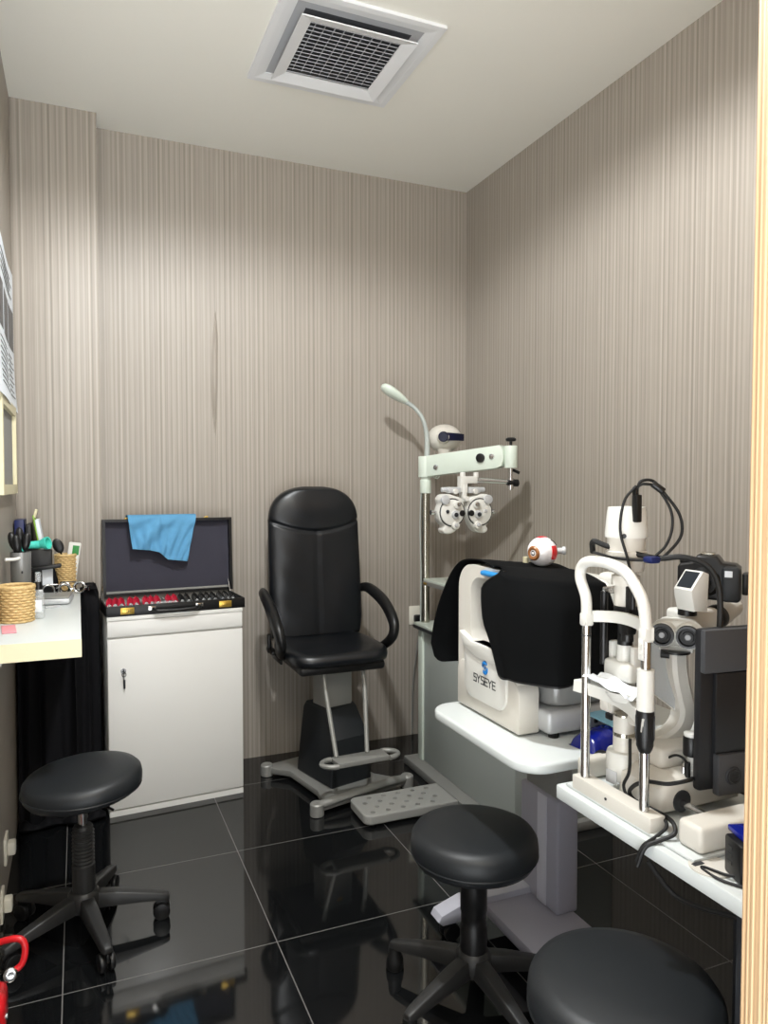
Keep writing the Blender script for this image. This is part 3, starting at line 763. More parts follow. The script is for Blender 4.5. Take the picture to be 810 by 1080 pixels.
MB().cyl((PX, PY, 1.430), (PX, PY, 1.533), .036, n=32, bev=.003).make('arm_hub', 'mint', t)
E0 = V((PX, PY, 1.482)); E1 = V((1.80, 2.905, 1.523)); dx = (E1-E0).normalized()
am = frame(E0, dx, (0, 0, 1)); L = (E1-E0).length
arm = MB().prism([(-.01, -.050), (L*.5, -.051), (L-.02, -.053), (L+.008, -.045), (L+.02, -.02), (L+.024, .01), (L+.02, .038), (L+.005, .052), (-.01, .050)], -.03, .03, am, .004).make('phoropter_arm', 'mint', t)
zs = .031
MB().cyl(am @ V((L*.78, .004, zs-.002)), am @ V((L*.78, .004, zs+.012)), .021, n=24, bev=.003).make('tension_knob', 'blackpl', arm)
for px_, py_ in ((.075, -.012), (L*.92, .004)):
    MB().cyl(am @ V((px_, py_, zs-.002)), am @ V((px_, py_, zs+.006)), .012, n=20, bev=.001).cyl(am @ V((px_, py_, zs+.005)), am @ V((px_, py_, zs+.012)), .006).make('bolt', 'chrome', arm)
TX, TY = 1.829, 2.87
MB().cyl((TX, TY, 1.470), (TX, TY, 1.572), .030, n=30, bev=.003).make('arm_end_post', 'mint', t)
MB().cyl((TX, TY, 1.57), (TX, TY, 1.595), .007).lathe([(0, 1.592), (.02, 1.592), (.024, 1.597), (.024, 1.604), (.018, 1.609), (0, 1.609)], Matrix.Translation((TX, TY, 0)), 12).make('top_knob', 'blackpl', t)
MB().cyl((TX, TY, 1.37), (TX, TY, 1.47), .009).cyl((TX, TY, 1.376), (TX, TY, 1.424), .015).make('hanger_rod', 'chrome', t)
MB().cyl((TX+.01, TY, 1.462), (TX+.04, TY-.01, 1.448), .007).make('side_screw', 'blackpl', t)
# reading lamp
lp = [(PX+.012, PY+.01, 1.52), (1.60, 3.27, 1.60), (1.612, 3.31, 1.67), (1.606, 3.345, 1.735), (1.58, 3.38, 1.785), (1.55, 3.41, 1.815)]
MB().tube(lp, [.015, .013, .0115, .0105, .0105, .011], 12).make('lamp_gooseneck', 'unitgrey', t)
hm = frame((1.495, 3.42, 1.852), V((1.425-1.565, .0, 1.89-1.808)), (0, -1, 0))
hd = MB(); P = []
prof = [(-.085, .012), (-.07, .016), (-.045, .024), (-.01, .031), (.03, .034), (.06, .031), (.078, .022), (.086, .008)]
bm = hd.bm; rings = []
for x, w in prof:
    rings.append([bm.verts.new(hm @ V((x, 1.35*w*math.cos(2*PI*k/20), .85*w*math.sin(2*PI*k/20)*(1 if math.sin(2*PI*k/20) < 0 else .75)))) for k in range(20)])
for A, B in zip(rings, rings[1:]):
    for k in range(20): bm.faces.new((A[k], A[(k+1) % 20], B[(k+1) % 20], B[k]))
bm.faces.new(rings[0]); bm.faces.new(rings[-1])
hd.make('lamp_head', 'mint', t, ang=60)
# cable on pole
MB().tube([(PX+.024, PY-.01, 1.44), (PX+.06, PY-.01, 1.425), (PX+.07, PY-.02, 1.452), (PX+.05, PY-.01, 1.43)], .003).make('cable_loop', 'mint', t)
MB().tube([(PX-.024, PY, 1.36), (PX-.027, PY+.005, 1.2), (PX-.024, PY, .95), (PX-.026, PY, .72)], .003).make('pole_cable', 'unitgrey', t)

# chart projector
t = thing('chart_projector', 'rounded white chart projector with dark blue lens above the pale green arm', 'projector', (1.72, 3.32, 1.52))
pc = V((1.715, 3.31, 1.628))
MB().ell(pc, (.088, .088, .071)).make('housing', 'plwarm', t, ang=70)
vd = V((-.49, -.87, .02)).normalized()
MB().cyl(pc+vd*.074, pc+vd*.106, .034, .029, n=28, bev=.003).make('lens_bezel', 'plwarm', t)
MB().ring(pc+vd*.107, vd, .0225, .0035, 28).cyl(pc+vd*.100, pc+vd*.1085, .022, n=24).make('lens', 'blueglass', t)
MB().grid(lambda u, v: pc+vd*(.107-.062*u*u)+V((.87, -.49, 0))*(.012+.088*u)+V((0, 0, (v-.5)*(.040-.006*u))), 12, 4, .006).make('front_window', 'blueglass', t)
MB().box(pc+vd*.0975+V((.87, -.49, 0))*.034, (.014, .002, .004), rot=(0, 0, R(-29))).make('badge', 'silver', t)
MB().lathe([(.026, 0), (.03, .01), (.028, .035), (.036, .06)], Matrix.Translation((1.70, 3.28, 1.512)), 20).make('neck', 'plwarm', t)
MB().box((1.66, 3.27, 1.505), (.14, .05, .018), .005).make('mount_plate', 'mint', t)

# phoropter
PC = V((1.590, 2.885, 1.272))
t = thing('phoropter', 'white butterfly shaped phoropter hanging from the pale green arm', 'phoropter', (PC.x, PC.y, 1.17))
fmx = frame(PC, (1, 0, 0), (0, 0, 1))     # local x right, y up, z toward the viewer
half = [(-.030, .066), (-.06, .074), (-.085, .081), (-.115, .077), (-.129, .058), (-.124, .034), (-.134, .0), (-.127, -.036), (-.106, -.060), (-.113, -.076), (-.106, -.091), (-.085, -.095), (-.055, -.086), (-.030, -.056), (-.012, -.012), (-.008, .02), (-.014, .05)]
def sm2(p, n=4): return [(q.x, q.y) for q in spline([V((*a, 0)) for a in p+[p[0]]], n)[:-1]]
for s in (-1, 1):
    pl = [(-s*x if s > 0 else x, y) for x, y in half]
    pl = [(abs(x)*s, y) for x, y in half]
    if s > 0: pl = pl[::-1]
    h = MB().prism(sm2(pl), -.028, .028, fmx, .006).make('lens_housing', 'plwhite', t, ang=50)
    def disc(x, y, r, z0, z1, m, nm, bev=.002, par=h): MB().cyl(fmx @ V((s*x, y, z0)), fmx @ V((s*x, y, z1)), r, n=24, bev=bev).make(nm, m, par)
    disc(.07, .0, .058, .026, .036, 'plwhite', 'lens_disc', .004)
    MB().ring(fmx @ V((s*.07, 0, .03)), (0, -1, 0), .0605, .0025, 36).make('rim_gap', 'blackpl', h)
    disc(.108, .056, .021, .026, .045, 'silver', 'corner_dial', .004)
    disc(.050, .034, .019, .034, .046, 'plwhite', 'axis_dial', .004); disc(.046, .036, .010, .045, .053, 'chrome', 'axis_knob', .002)
    disc(.058, -.010, .019, .034, .046, 'silver', 'cylinder_dial', .004); disc(.058, -.010, .010, .045, .05, 'ink', 'cylinder_knob', .002)
    disc(.056, -.058, .018, .026, .044, 'plwhite', 'lower_dial', .004); disc(.056, -.056, .009, .043, .050, 'silver', 'lower_knob', .002)
    disc(.096, .004, .008, .034, .040, 'ink' if s < 0 else 'silver', 'index_window', .001)
    disc(.023, -.004, .0135, .026, .041, 'blackpl', 'aperture', .002)
    MB().cyl(fmx @ V((s*.134, 0, 0)), fmx @ V((s*.158, 0, 0)), .008).cyl(fmx @ V((s*.15, 0, 0)), fmx @ V((s*.16, 0, 0)), .011).make('side_knob', 'chrome', h)
    MB().box(fmx @ V((s*.05, .098, .0)), (.06, .04, .028), .006).cyl(fmx @ V((s*.078, .1, 0)), fmx @ V((s*.108, .1, 0)), .011, bev=.002).make('upper_slide', 'silver', h)
    MB().cyl(fmx @ V((s*.05, .092, .016)), fmx @ V((s*.05, .092, .03)), .012, bev=.002).make('upper_dial', 'plwhite', h)
MB().box(fmx @ V((0, .085, 0)), (.022, .04, .085), .005).cyl(fmx @ V((0, .06, .02)), fmx @ V((0, .06, .04)), .011).make('bridge', 'plwhite', t)
MB().prism([(-.02, .088), (.015, .088), (.015, .128), (.065, .128), (.065, .16), (-.02, .16)], -.018, .018, fmx, .003).make('hanger_bracket', 'plwhite', t)
for x in (-.002, .066): MB().cyl(fmx @ V((x, .155, 0)), fmx @ V((x, .178, 0)), .012, bev=.002).make('thumb_screw', 'plwhite', t)
MB().cyl(fmx @ V((.06, .142, 0)), (TX-.01, TY, 1.407), .011).make('cross_rod', 'chrome', t)
MB().cyl((TX-.02, TY-.006, 1.404), (TX+.03, TY-.004, 1.402), .013).cyl((TX+.016, TY-.004, 1.402), (TX+.034, TY-.004, 1.402), .017).make('clamp_knob', 'blackpl', t)

# wall outlet
t = thing('power_outlet', 'white power outlet with a black plug on the back wall by the unit', 'outlet', (1.715, YB, .63))
MB().bx(1.682, 1.748, YB-.009, YB, .62, .722, .003).make('face_plate', 'wallout', t)
MB().bx(1.705, 1.745, YB-.045, YB-.009, .635, .675, .008).make('plug', 'blackpl', t)
MB().tube([(1.725, YB-.04, .64), (1.72, YB-.05, .58), (1.70, YB-.02, .3), (1.69, YB-.03, .02)], .004).make('plug_cord', 'steelgrey', t)

# ------------------------------------------------------------------ rounded instrument table
TT = .735
t = thing('instrument_table', 'white round cornered instrument table on a grey lilac pedestal', 'table', (1.31, 1.70, 0))
MB().prism(rrect(.955, 1.425, 1.60, 1.955, .075, 8), TT-.028, TT, None, .008, 3).make('table_top', 'tabletop', t)
MB().bx(1.322, 1.378, 1.805, 1.97, .40, TT-.028, .006).make('inner_column', 'steelgrey', t)
MB().bx(1.31, 1.388, 1.785, 1.985, .095, .445, .010, 3).make('pedestal', 'lav', t)
plab(MB().bx(1.3075, 1.312, 1.84, 1.888, .10, .44, .002).make('pedestal_strip', 'lavlt', t), 'pale vertical strip')
MB().prism([(1.145, 1.44), (1.375, 1.44), (1.375, 1.95), (1.145, 1.95)], .062, .098, None, .006).make('base_panel', 'lav', t)
for y in (1.955, 1.415):
    MB().prism([(.985, .074), (1.0, .06), (1.40, .06), (1.40, .118), (1.08, .118), (.995, .092)], -.03, .03, frame((0, y, 0), (1, 0, 0), (0, 0, 1)), .005).make('foot_arm', 'lavlt', t)
    for x in (1.025, 1.36):
        c = MB().cyl((x, y, .045), (x, y, .064), .012).box((x+.006, y, .045), (.05, .016, .024), .008).make('caster', 'blackpl', t)
        for s in (-1, 1): MB().cyl((x+.012, y+s*.008, .027), (x+.012, y+s*.024, .027), .027, n=22, bev=.005).make('wheel', 'blackpl', c)
MB().tube([(1.20, 1.90, TT-.03), (1.22, 1.89, .66), (1.255, 1.87, .60), (1.26, 1.86, .585)], .006).make('hanging_lead', 'rubber', t)
MB().box((1.262, 1.852, .578), (.05, .016, .014), .004, rot=(0, R(20), 0)).make('lead_plug', 'blackpl', t)

# ------------------------------------------------------------------ autorefractor
t = thing('autorefractor', 'white autorefractor with blue emblem standing on the rounded instrument table', 'eye instrument', (1.25, 1.73, TT))
pm = frame((1.052, 0, 0), (0, -1, 0), (0, 0, 1))     # x = -Y, y = Z, z = towards the patient side
# front panel with an arched face opening
Y0, Y1, yo0, yo1 = 1.60, 1.932, 1.675, 1.862
outer = []; inner = []
def arch(ya, yb, z0, z1, rt, rb, n=8):
    return [(-p[0], p[1]) for p in rrect(ya, z0, yb, z1, (rt, rt, rb, rb), n)]
o1 = arch(Y0+.012, Y1, TT+.012, 1.163, .075, .004); i1 = arch(yo0, yo1, .945, 1.130, .05, .035)
MB().holed(o1, i1, -.055, 0, pm).make('front_frame', 'plwarm', t, ang=30)
MB().prism(arch(Y0, Y1+.001, TT+.006, .878, .035, .006), -.062, .004, pm, .006).make('lower_panel', 'plwarm', t)
pq = MB().prism(arch(1.652, 1.880, .782, .945, .02, .045), -.01, .010, pm, .003).make('badge_panel', 'plwhite', t)
lettering(MB(), 'SYSEYE', frame((1.0415, 1.822, .834), (0, -1, 0), (0, 0, 1)), .0155, .021, .005, .003, .0006).make('lettering', 'ink', pq)
# emblem: ring with a swirl
em = frame((1.0415, 1.758, .884), (0, -1, 0), (0, 0, 1))
eb = MB()
for a0 in (40, 220):
    pts = [em @ V((.0118*math.cos(R(a0+q*12.5)), .0135*math.sin(R(a0+q*12.5)), .0005)) for q in range(13)]
    eb.tube(pts, [.001, .0046, .0060, .0058, .0048, .0030, .001], 10, 0)
eb.ell(em @ V((0, 0, .0005)), (.0012, .0048, .0052))
plab(eb.make('emblem', 'blue', pq), 'blue round swirl emblem')
MB().box((1.046, 1.735, 1.148), (.02, .095, .014), .006, 3).make('forehead_pad', 'pad', t)
MB().prism([(-1.90, .965), (-1.83, .945), (-1.70, .945), (-1.635, .965), (-1.65, .925), (-1.71, .905), (-1.81, .905), (-1.88, .925)], -.03, .016, pm, .004).make('chin_rest', 'plwhite', t)
MB().bx(1.11, 1.47, 1.555, 1.905, TT+.012, .808, .012, 3).make('base_unit', 'silver', t)
for x, y in ((1.08, 1.88), (1.14, 1.575), (1.44, 1.575), (1.44, 1.88), (1.085, 1.64)): MB().cyl((x, y, TT), (x, y, TT+.016), .014).make('rubber_foot', 'rubber', t)
mbp = MB()
for x in (1.26, 1.285, 1.305, 1.335, 1.36): mbp.box((x, 1.554, .772), (.010, .004, .018), .001)
mbp.make('ports', 'ink', t)
MB().prism(rrect(1.135, 1.575, 1.46, 1.89, .05, 6), .808, .90, None, .012, 3).make('translucent_stage', 'smoke', t)
MB().bx(1.16, 1.43, 1.585, 1.875, .90, 1.132, .03, 4).make('measuring_head', 'plwhite', t)
MB().box((1.355, 1.60, 1.04), (.05, .10, .225), .018, 3).make('head_side', 'plwhite', t)
lettering(MB(), 'SYSEYE', frame((1.363, 1.549, 1.135), (0, 0, -1), (1, 0, 0)), .0145, .018, .004, .0026, .0006).make('side_lettering', 'blue', t)
MB().cyl((1.20, 1.80, 1.13), (1.20, 1.80, 1.185), .008).make('lock_pin', 'cream', t)

# black dust cover
path = spline([(1.034, 1.745, 0), (1.030, 1.68, 0), (1.024, 1.605, 0), (1.045, 1.545, 0), (1.095, 1.505, 0), (1.15, 1.497, 0), (1.21, 1.502, 0), (1.265, 1.515, 0)], 6)
NP = len(path)-1
def cover_near(u, v):
    f = u*NP; i = int(min(f, NP-1)); p = path[i].lerp(path[i+1], f-i)
    ridge = V((1.045+.26*u, 1.725, 1.170-.02*u))
    rim = V((p.x+.004, p.y+.02, 1.164-.03*u))
    if u < .3:
        k = (1-u/.3); rim = rim.lerp(V((1.042, 1.652, 1.166)), k*.95)
    if v < .25:
        q = ridge.lerp(rim, v/.25); q.z += .006*math.sin(PI*v/.25); return q
    w = (v-.25)/.75
    c = 0 if u > .2 else (1-math.sqrt(max(0, 1-(1-u/.2)**2)))
    zb = .868+.065*c+.045*u+.008*math.sin(6*u)
    if u > .9: zb += .03*(1-math.sqrt(max(0, 1-((u-.9)/.1)**2)))
    n = V((-.6, -.8, 0))
    fold = .011*math.sin(12*u+1.2*w)*w+.006*math.sin(23*u)*w*w
    q = V((p.x, p.y, rim.z+(zb-rim.z)*w))+n*(fold+.008*math.sin(PI*min(1, w*1.2)))
    if w < .25: q = q.lerp(V((rim.x, rim.y, q.z)), (1-w/.25)**1.5)
    if u < .35: q.y += (1-u/.35)*(.018*math.sin(PI*min(1, w/.75)**.8)-.06*max(0, w-.62)/.38)
    if u > .82: q.x += .05*w*(u-.82)/.18
    return q
sect = [(1.725, 1.170), (1.80, 1.180), (1.88, 1.176), (1.945, 1.160), (2.0, 1.122), (2.05, 1.06), (2.09, .985), (2.108, .91), (2.110, .826)]
sp = spline([V((0, a, b)) for a, b in sect], 5)
def cover_far(u, v):
    vv = v
    c = 0 if u > .18 else (1-math.sqrt(max(0, 1-(1-u/.18)**2)))
    vv = v*(1-.09*c)
    f = vv*(len(sp)-1); i = int(min(f, len(sp)-2)); p = sp[i].lerp(sp[i+1], f-i)
    x = 1.047+.26*u+.015*math.sin(PI*v)*(1-u)
    y = p.y-.05*u*v+.010*math.sin(9*u)*v; z = p.z-.02*u+.006*math.sin(7*u+4*v)*v
    return V((x, y, z))
t = thing('dust_cover', 'black felt dust cover draped over the white autorefractor', 'cover', (1.17, 1.72, .86))
MB().grid(cover_near, 56, 44, .003).make('near_flap', 'fabric', t, ang=80)
MB().grid(cover_far, 20, 50, .003).make('far_flap', 'fabric', t, ang=80)
def edge_pts():
    a = [cover_near(0, .25+.75*k/20) for k in range(21)]; b = [cover_near(k/40, 1) for k in range(1, 41)]
    return a+b
MB().tube([p+V((-.002, -.002, 0)) for p in edge_pts()], .0028, 6, 0).make('piping', 'casebl', t)

# eyeball model on top
EC = V((1.224, 1.752, 1.203))
t = thing('eyeball_model', 'white eyeball model with brown iris and red muscle on the black cover', 'model', (EC.x, EC.y, EC.z-.043))
MB().ell(EC, (.043, .043, .043), n=32).make('eyeball', 'sclera', t)
idr = V((-.95, -.30, -.05)).normalized(); back = V((.9, -.42, .05)).normalized()
MB().lathe([(0, .034), (.019, .0345), (.021, .039), (.017, .044), (.013, .044), (.009, .041), (0, .040)], aim(EC, EC+idr), 24).make('iris', 'iris', t)
MB().cyl(EC+idr*.039, EC+idr*.0425, .007).make('pupil', 'ink', t)
def muscle(u, v):
    a = R(-88+36*u); b = R(-26+52*v)
    return EC+V((.0445*math.cos(b)*math.cos(a+R(3)), .0445*math.cos(b)*math.sin(a), .0445*math.sin(b)))
MB().grid(lambda u, v: muscle(.0+.75*u, v), 10, 10, .002).make('side_muscle', 'redpaint', t)
MB().grid(lambda u, v: EC+.0448*V((math.sin(R(-22+34*u)), math.sin(R(-14+28*v)), 1.0)).normalized(), 8, 8, .002).make('top_muscle', 'redpaint', t)
MB().cyl(EC+back*.038, EC+back*.062, .009).cyl(EC+back*.057, EC+back*.066, .012, bev=.002).make('optic_nerve', 'silver', t)
MB().tube([EC+.0448*V((math.cos(R(q))*.55, -.55, math.sin(R(q))*.85)).normalized() for q in (25, 45, 65)], .0012).make('vein', 'ink', t)

# wipes packet
t = thing('wipes_packet', 'shiny dark blue wipes packet with pale blue flap on the rounded table', 'packet', (1.23, 1.475, TT))
wm = Matrix.Translation((1.245, 1.482, TT+.001)) @ Matrix.Rotation(R(8), 4, 'Z')
def pack(x0, x1, h):
    b = MB(); bm = b.bm; n, k = 20, 10; g = []
    for s in (1, 0):
        g.append([[bm.verts.new(wm @ V((x0+(x1-x0)*i/n, -.045+.09*j/k, (h*(math.sin(PI*i/n)**.35)*(math.sin(PI*j/k)**.4)*(1+.12*math.sin(i*1.9+j)))*.5*(1 if s else 0)+h*.5*(1 if s else 0)*(math.sin(PI*i/n)**.3)*(math.sin(PI*j/k)**.3)))) for j in range(k+1)] for i in range(n+1)])
    for L_ in g:
        for i in range(n):
            for j in range(k): bm.faces.new((L_[i][j], L_[i+1][j], L_[i+1][j+1], L_[i][j+1]))
    bmesh.ops.remove_doubles(bm, verts=bm.verts, dist=1e-5); return b
pack(-.10, .06, .045).make('packet_body', 'film', t, ang=60)
MB().grid(lambda u, v: wm @ V((-.01+.13*u, -.03+.10*v, .047+.006*math.sin(PI*u)+.01*v-.01*u)), 10, 6, .002).make('flap', 'filmlt', t)
pack(.055, .12, .036).make('packet_end', 'filmlt', t, ang=60)

# ------------------------------------------------------------------ slit lamp table
T2 = .72
t = thing('slit_lamp_table', 'long white slit lamp table with a dark leg by the doorway', 'table', (1.25, 1.0, 0))
MB().prism(rrect(.984, .655, 1.56, 1.352, (.01, .008, .008, .01), 3), T2-.03, T2, None, .003).make('table_top', 'tabletop', t)
MB().bx(1.0, 1.075, .80, .875, .03, T2-.03, .006).make('leg', 'ink', t)
MB().bx(1.42, 1.50, .78, 1.25, .03, T2-.03, .006).make('leg', 'ink', t)
MB().bx(1.0, 1.5, .80, .875, 0, .032, .006).make('foot_bar', 'ink', t)
MB().cyl((1.022, .946, T2), (1.022, .946, T2+.0025), .038, n=36).make('cable_grommet', 'plwarm', t)
MB().box((1.005, .96, T2+.003), (.022, .008, .002)).make('grommet_slot', 'ink', t)

# ------------------------------------------------------------------ slit lamp
SX = 1.016
t = thing('slit_lamp', 'white slit lamp microscope with steel chin rest frame on the long table', 'slit lamp', (1.15, 1.2, T2))
MB().bx(1.0, 1.34, .965, 1.335, T2, T2+.008, .003).make('base_tray', 'tabletop', t)
MB().bx(SX-.016, SX+.022, 1.072, 1.312, T2+.004, T2+.036, .003).make('chin_rest_base', 'plwarm', t)
MB().cyl((SX-.016, 1.2, T2+.024), (SX-.0175, 1.2, T2+.024), .003).make('base_screw', 'ink', t)
yl, yr = 1.288, 1.107
MB().cyl((SX, yl, T2+.03), (SX, yl, 1.12), .0098).make('left_post', 'chrome', t)
MB().cyl((SX, yr, T2+.03), (SX, yr, 1.12), .0098).make('right_post', 'chrome', t)
hp = [(SX, yl, 1.108), (SX, yl+.003, 1.15), (SX, yl+.022, 1.188), (SX, yl+.020, 1.212), (SX, yl+.002, 1.227), (SX, yl-.04, 1.232), (SX, yl-.08, 1.229), (SX, yr+.060, 1.218), (SX, yr+.028, 1.19), (SX, yr+.008, 1.16), (SX, yr, 1.112)]
MB().tube(hp, .0118, 14, 6).make('head_frame', 'plwhite', t)
def band(z, h, sag, y0, y1, th, n=18):
    def f(u, v):
        y = y0+(y1-y0)*u; x = SX+sag*math.sin(PI*u); return V((x, y, z+.010*math.sin(PI*u)+h*(v-.5)))
    return MB().grid(f, n, 3, th)
band(1.106, .024, .028, yl+.016, yr-.01, .008).make('forehead_band', 'plwhite', t)
for y in (yl, yr): MB().box((SX, y, 1.103), (.024, .022, .030), .005).make('band_clamp', 'plwhite', t)
MB().box((SX-.012, yr, 1.075), (.004, .014, .042), .001).cyl((SX-.016, yr, 1.085), (SX-.013, yr, 1.085), .003).cyl((SX-.016, yr, 1.068), (SX-.013, yr, 1.068), .003).make('canthus_plate', 'plwhite', t)
MB().ring((SX, yr, 1.03), (0, 0, 1), .0098, .0012, 20, 6).ring((SX, yl, 1.068), (0, 0, 1), .0098, .0012, 20, 6).make('height_mark', 'ink', t)
def chinbar(u, v):
    y = yl+.018+(yr-.012-yl-.018)*u; x = SX-.004+.036*math.sin(PI*u)
    return V((x-.014+.028*v, y, .968-.026*u))
MB().grid(chinbar, 20, 3, .026).make('chin_rest_bar', 'plwhite', t)
MB().lathe([(0, .0), (.026, 0), (.036, .012), (.04, .022), (.036, .02), (0, .008)], Matrix.Translation((SX+.028, 1.2, .946)), 24).make('chin_cup', 'plwhite', t)
MB().grid(lambda u, v: V((SX-.014+.05*v+.012*math.sin(PI*u), yl-.004-.135*u, .980-.014*u+.005*math.sin(9*u)*math.cos(7*v)+.004*math.sin(14*v))), 16, 10, .001).make('paper_tissue', 'tissue', t)
MB().cyl((SX, yr, .955), (SX, yr, 1.035), .0165).make('post_sleeve', 'plwhite', t)
pf = [(0, .872), (.011, .872), (.0135, .877), (.0165, .886), (.0165, .893), (.0175, .897), (.0175, .950), (.0165, .955), (0, .955)]
kn = MB().lathe(pf, Matrix.Translation((SX, yr, 0)), 24)
for k in range(12): kn.box((SX+.0172*math.cos(k*PI/6), yr+.0172*math.sin(k*PI/6), .922), (.003, .003, .046), .001, rot=(0, 0, k*PI/6))
kn.make('height_knob', 'blackpl', t)
# carriage, axle and rails
MB().prism([(1.06, T2+.016), (1.275, T2+.016), (1.275, T2+.078), (1.20, T2+.09), (1.09, T2+.085), (1.062, T2+.065)], -.075, .060, frame((0, 1.165, 0), (1, 0, 0), (0, 0, 1)), .016, 3).make('carriage', 'plwarm', t, ang=40)
MB().cyl((1.088, 1.25, T2+.034), (1.088, 1.25, T2+.10), .036, n=28, bev=.008).make('pivot_mount', 'plwhite', t)
MB().box((1.052, 1.245, T2+.046), (.002, .03, .028), .0005, rot=(0, 0, R(6))).make('rating_plate', 'silver', t)
MB().cyl((1.11, .985, T2+.036), (1.11, 1.36, T2+.036), .0075).make('axle', 'chrome', t)
for y in (1.345, 1.0): MB().cyl((1.11, y-.011, T2+.036), (1.11, y+.011, T2+.036), .024 if y > 1.2 else .018, n=26, bev=.003).make('axle_wheel', 'rubber', t)
MB().cyl((1.11, 1.102, T2+.04), (1.11, 1.112, T2+.04), .022).make('axle_port', 'ink', t)
for y0, y1 in ((.968, 1.026), (1.322, 1.35)): MB().bx(1.02 if y0 < 1.2 else 1.04, 1.20, y0, y1, T2+.008, T2+.058, .010, 3).make('rail_cover', 'plwarm', t)
MB().bx(1.235, 1.35, .968, 1.026, T2+.008, T2+.05, .010, 3).make('rail_cover', 'plwarm', t)
MB().cyl((1.148, 1.118, T2+.075), (1.148, 1.118, T2+.125), .011, .009).ring((1.148, 1.118, T2+.095), (0, 0, 1), .011, .003).make('joystick', 'plwhite', t)
MB().cyl((1.148, 1.118, T2+.122), (1.148, 1.118, T2+.163), .0165, n=24, bev=.003).make('joystick_grip', 'blackpl', t)
MB().cyl((1.148, 1.118, T2+.162), (1.148, 1.118, T2+.170), .0155, n=24, bev=.002).make('joystick_cap', 'plwhite', t)
MB().box((1.16, 1.20, T2+.105), (.115, .095, .045), .012, 3).make('carriage_stage', 'plwarm', t)
for x in (1.132, 1.152, 1.168): MB().cyl((x, 1.122 if x < 1.14 or x > 1.16 else 1.14, T2+.074), (x, 1.122 if x < 1.14 or x > 1.16 else 1.14, T2+.100), .005).make('cable_socket', 'chrome', t)
# column with steel ring
LX, LY = 1.086, 1.247
MB().cyl((LX, LY, T2+.07), (LX, LY, .895), .0225, n=28).make('column', 'plwarm', t)
for z0, z1, r in ((.852, .860, .0232), (.895, .899, .0215)): MB().cyl((LX, LY, z0), (LX, LY, z1), r, n=28).make('column_ring', 'pole', t)
# J shaped microscope arm
def jarm():
    pts = [(1.192, 1.212, 1.035), (1.196, 1.212, .99), (1.207, 1.212, .945), (1.218, 1.212, .905), (1.212, 1.214, .872), (1.19, 1.218, .848), (1.155, 1.225, .832), (1.118, 1.236, .825), (1.085, 1.247, .824)]
    b = MB(); P = spline(pts, 5); bm = b.bm; rings = []
    for i, p in enumerate(P):
        T = (P[min(i+1, len(P)-1)]-P[max(i-1, 0)]).normalized(); Y = V((.08, 1, 0)).normalized(); N = T.cross(Y).normalized()
        w, h = .021, .020
        q = [(-w, -h*.6), (-w*.7, -h), (w*.7, -h), (w, -h*.6), (w, h*.6), (w*.7, h), (-w*.7, h), (-w, h*.6)]
        rings.append([bm.verts.new(p+Y*a+N*c) for a, c in q])
    for A, B in zip(rings, rings[1:]):
        for k in range(8): bm.faces.new((A[k], A[(k+1) % 8], B[(k+1) % 8], B[k]))
    bm.faces.new(rings[0]); bm.faces.new(rings[-1]); return b
jarm().make('microscope_arm', 'plwarm', t)
# illumination tower
MB().lathe([(0, 1.282), (.044, 1.282), (.0445, 1.29), (.0405, 1.335), (.0385, 1.347), (0, 1.349)], Matrix.Translation((LX, LY, 0)), 28).make('lamp_housing', 'plwhite', t)
MB().lathe([(0, 1.21), (.036, 1.21), (.040, 1.222), (.040, 1.24), (.0425, 1.243), (.0425, 1.252), (.039, 1.254), (.0395, 1.282), (0, 1.282)], Matrix.Translation((LX, LY, 0)), 28).make('filter_housing', 'plwarm', t)
MB().cyl((LX-.032, LY-.03, 1.287), (LX-.034, LY-.032, 1.287), .005).make('lamp_screw', 'ink', t)
MB().cyl((LX, LY, 1.135), (LX, LY, 1.215), .024).cyl((LX, LY, 1.18), (LX, LY, 1.2), .03).make('tower_tube', 'plwarm', t)
MB().cyl((LX, LY, 1.05), (LX, LY, 1.135), .016).cyl((LX, LY, 1.10), (LX, LY, 1.132), .025).cyl((LX-.025, LY, 1.115), (LX+.03, LY, 1.115), .010).make('slit_control', 'blackpl', t)
MB().box((LX-.012, LY-.026, 1.135), (.012, .014, .09), .003).box((LX-.02, LY-.03, 1.10), (.03, .03, .045), .008).lathe([(0, 1.065), (.013, 1.065), (.012, 1.08), (.014, 1.085), (.014, 1.1), (0, 1.1)], Matrix.Translation((LX-.02, LY-.03, 0)), 20).make('lens_turret', 'blackpl', t)
MB().cyl((LX+.035, LY-.02, 1.0), (LX+.035, LY-.02, 1.14), .008).cyl((LX-.02, LY+.045, 1.0), (LX-.02, LY+.045, 1.16), .008).make('guide_rods', 'blackpl', t)
MB().box((LX-.01, LY+.03, 1.165), (.035, .03, .012), .004).make('chrome_lever', 'chrome', t)
MB().box((LX, LY, .995), (.05, .085, .042), .010, 3).box((LX, LY+.034, 1.03), (.022, .014, .045), .004).box((LX, LY-.034, 1.03), (.022, .014, .045), .004).cyl((LX, LY, 1.0), (LX, LY, 1.05), .017).cyl((LX, LY, .955), (LX, LY, .98), .022).make('prism_block', 'plwhite', t)
MB().box((LX+.004, LY+.034, .95), (.03, .016, .12), .005).box((LX, LY+.05, .905), (.03, .03, .028), .006).cyl((LX-.01, LY-.06, .90), (LX-.01, LY-.035, .90), .013).make('tower_bracket', 'plwarm', t)
MB().box((LX-.002, LY+.034, .884), (.026, .022, .014), .003).make('bracket_stop', 'blackpl', t)
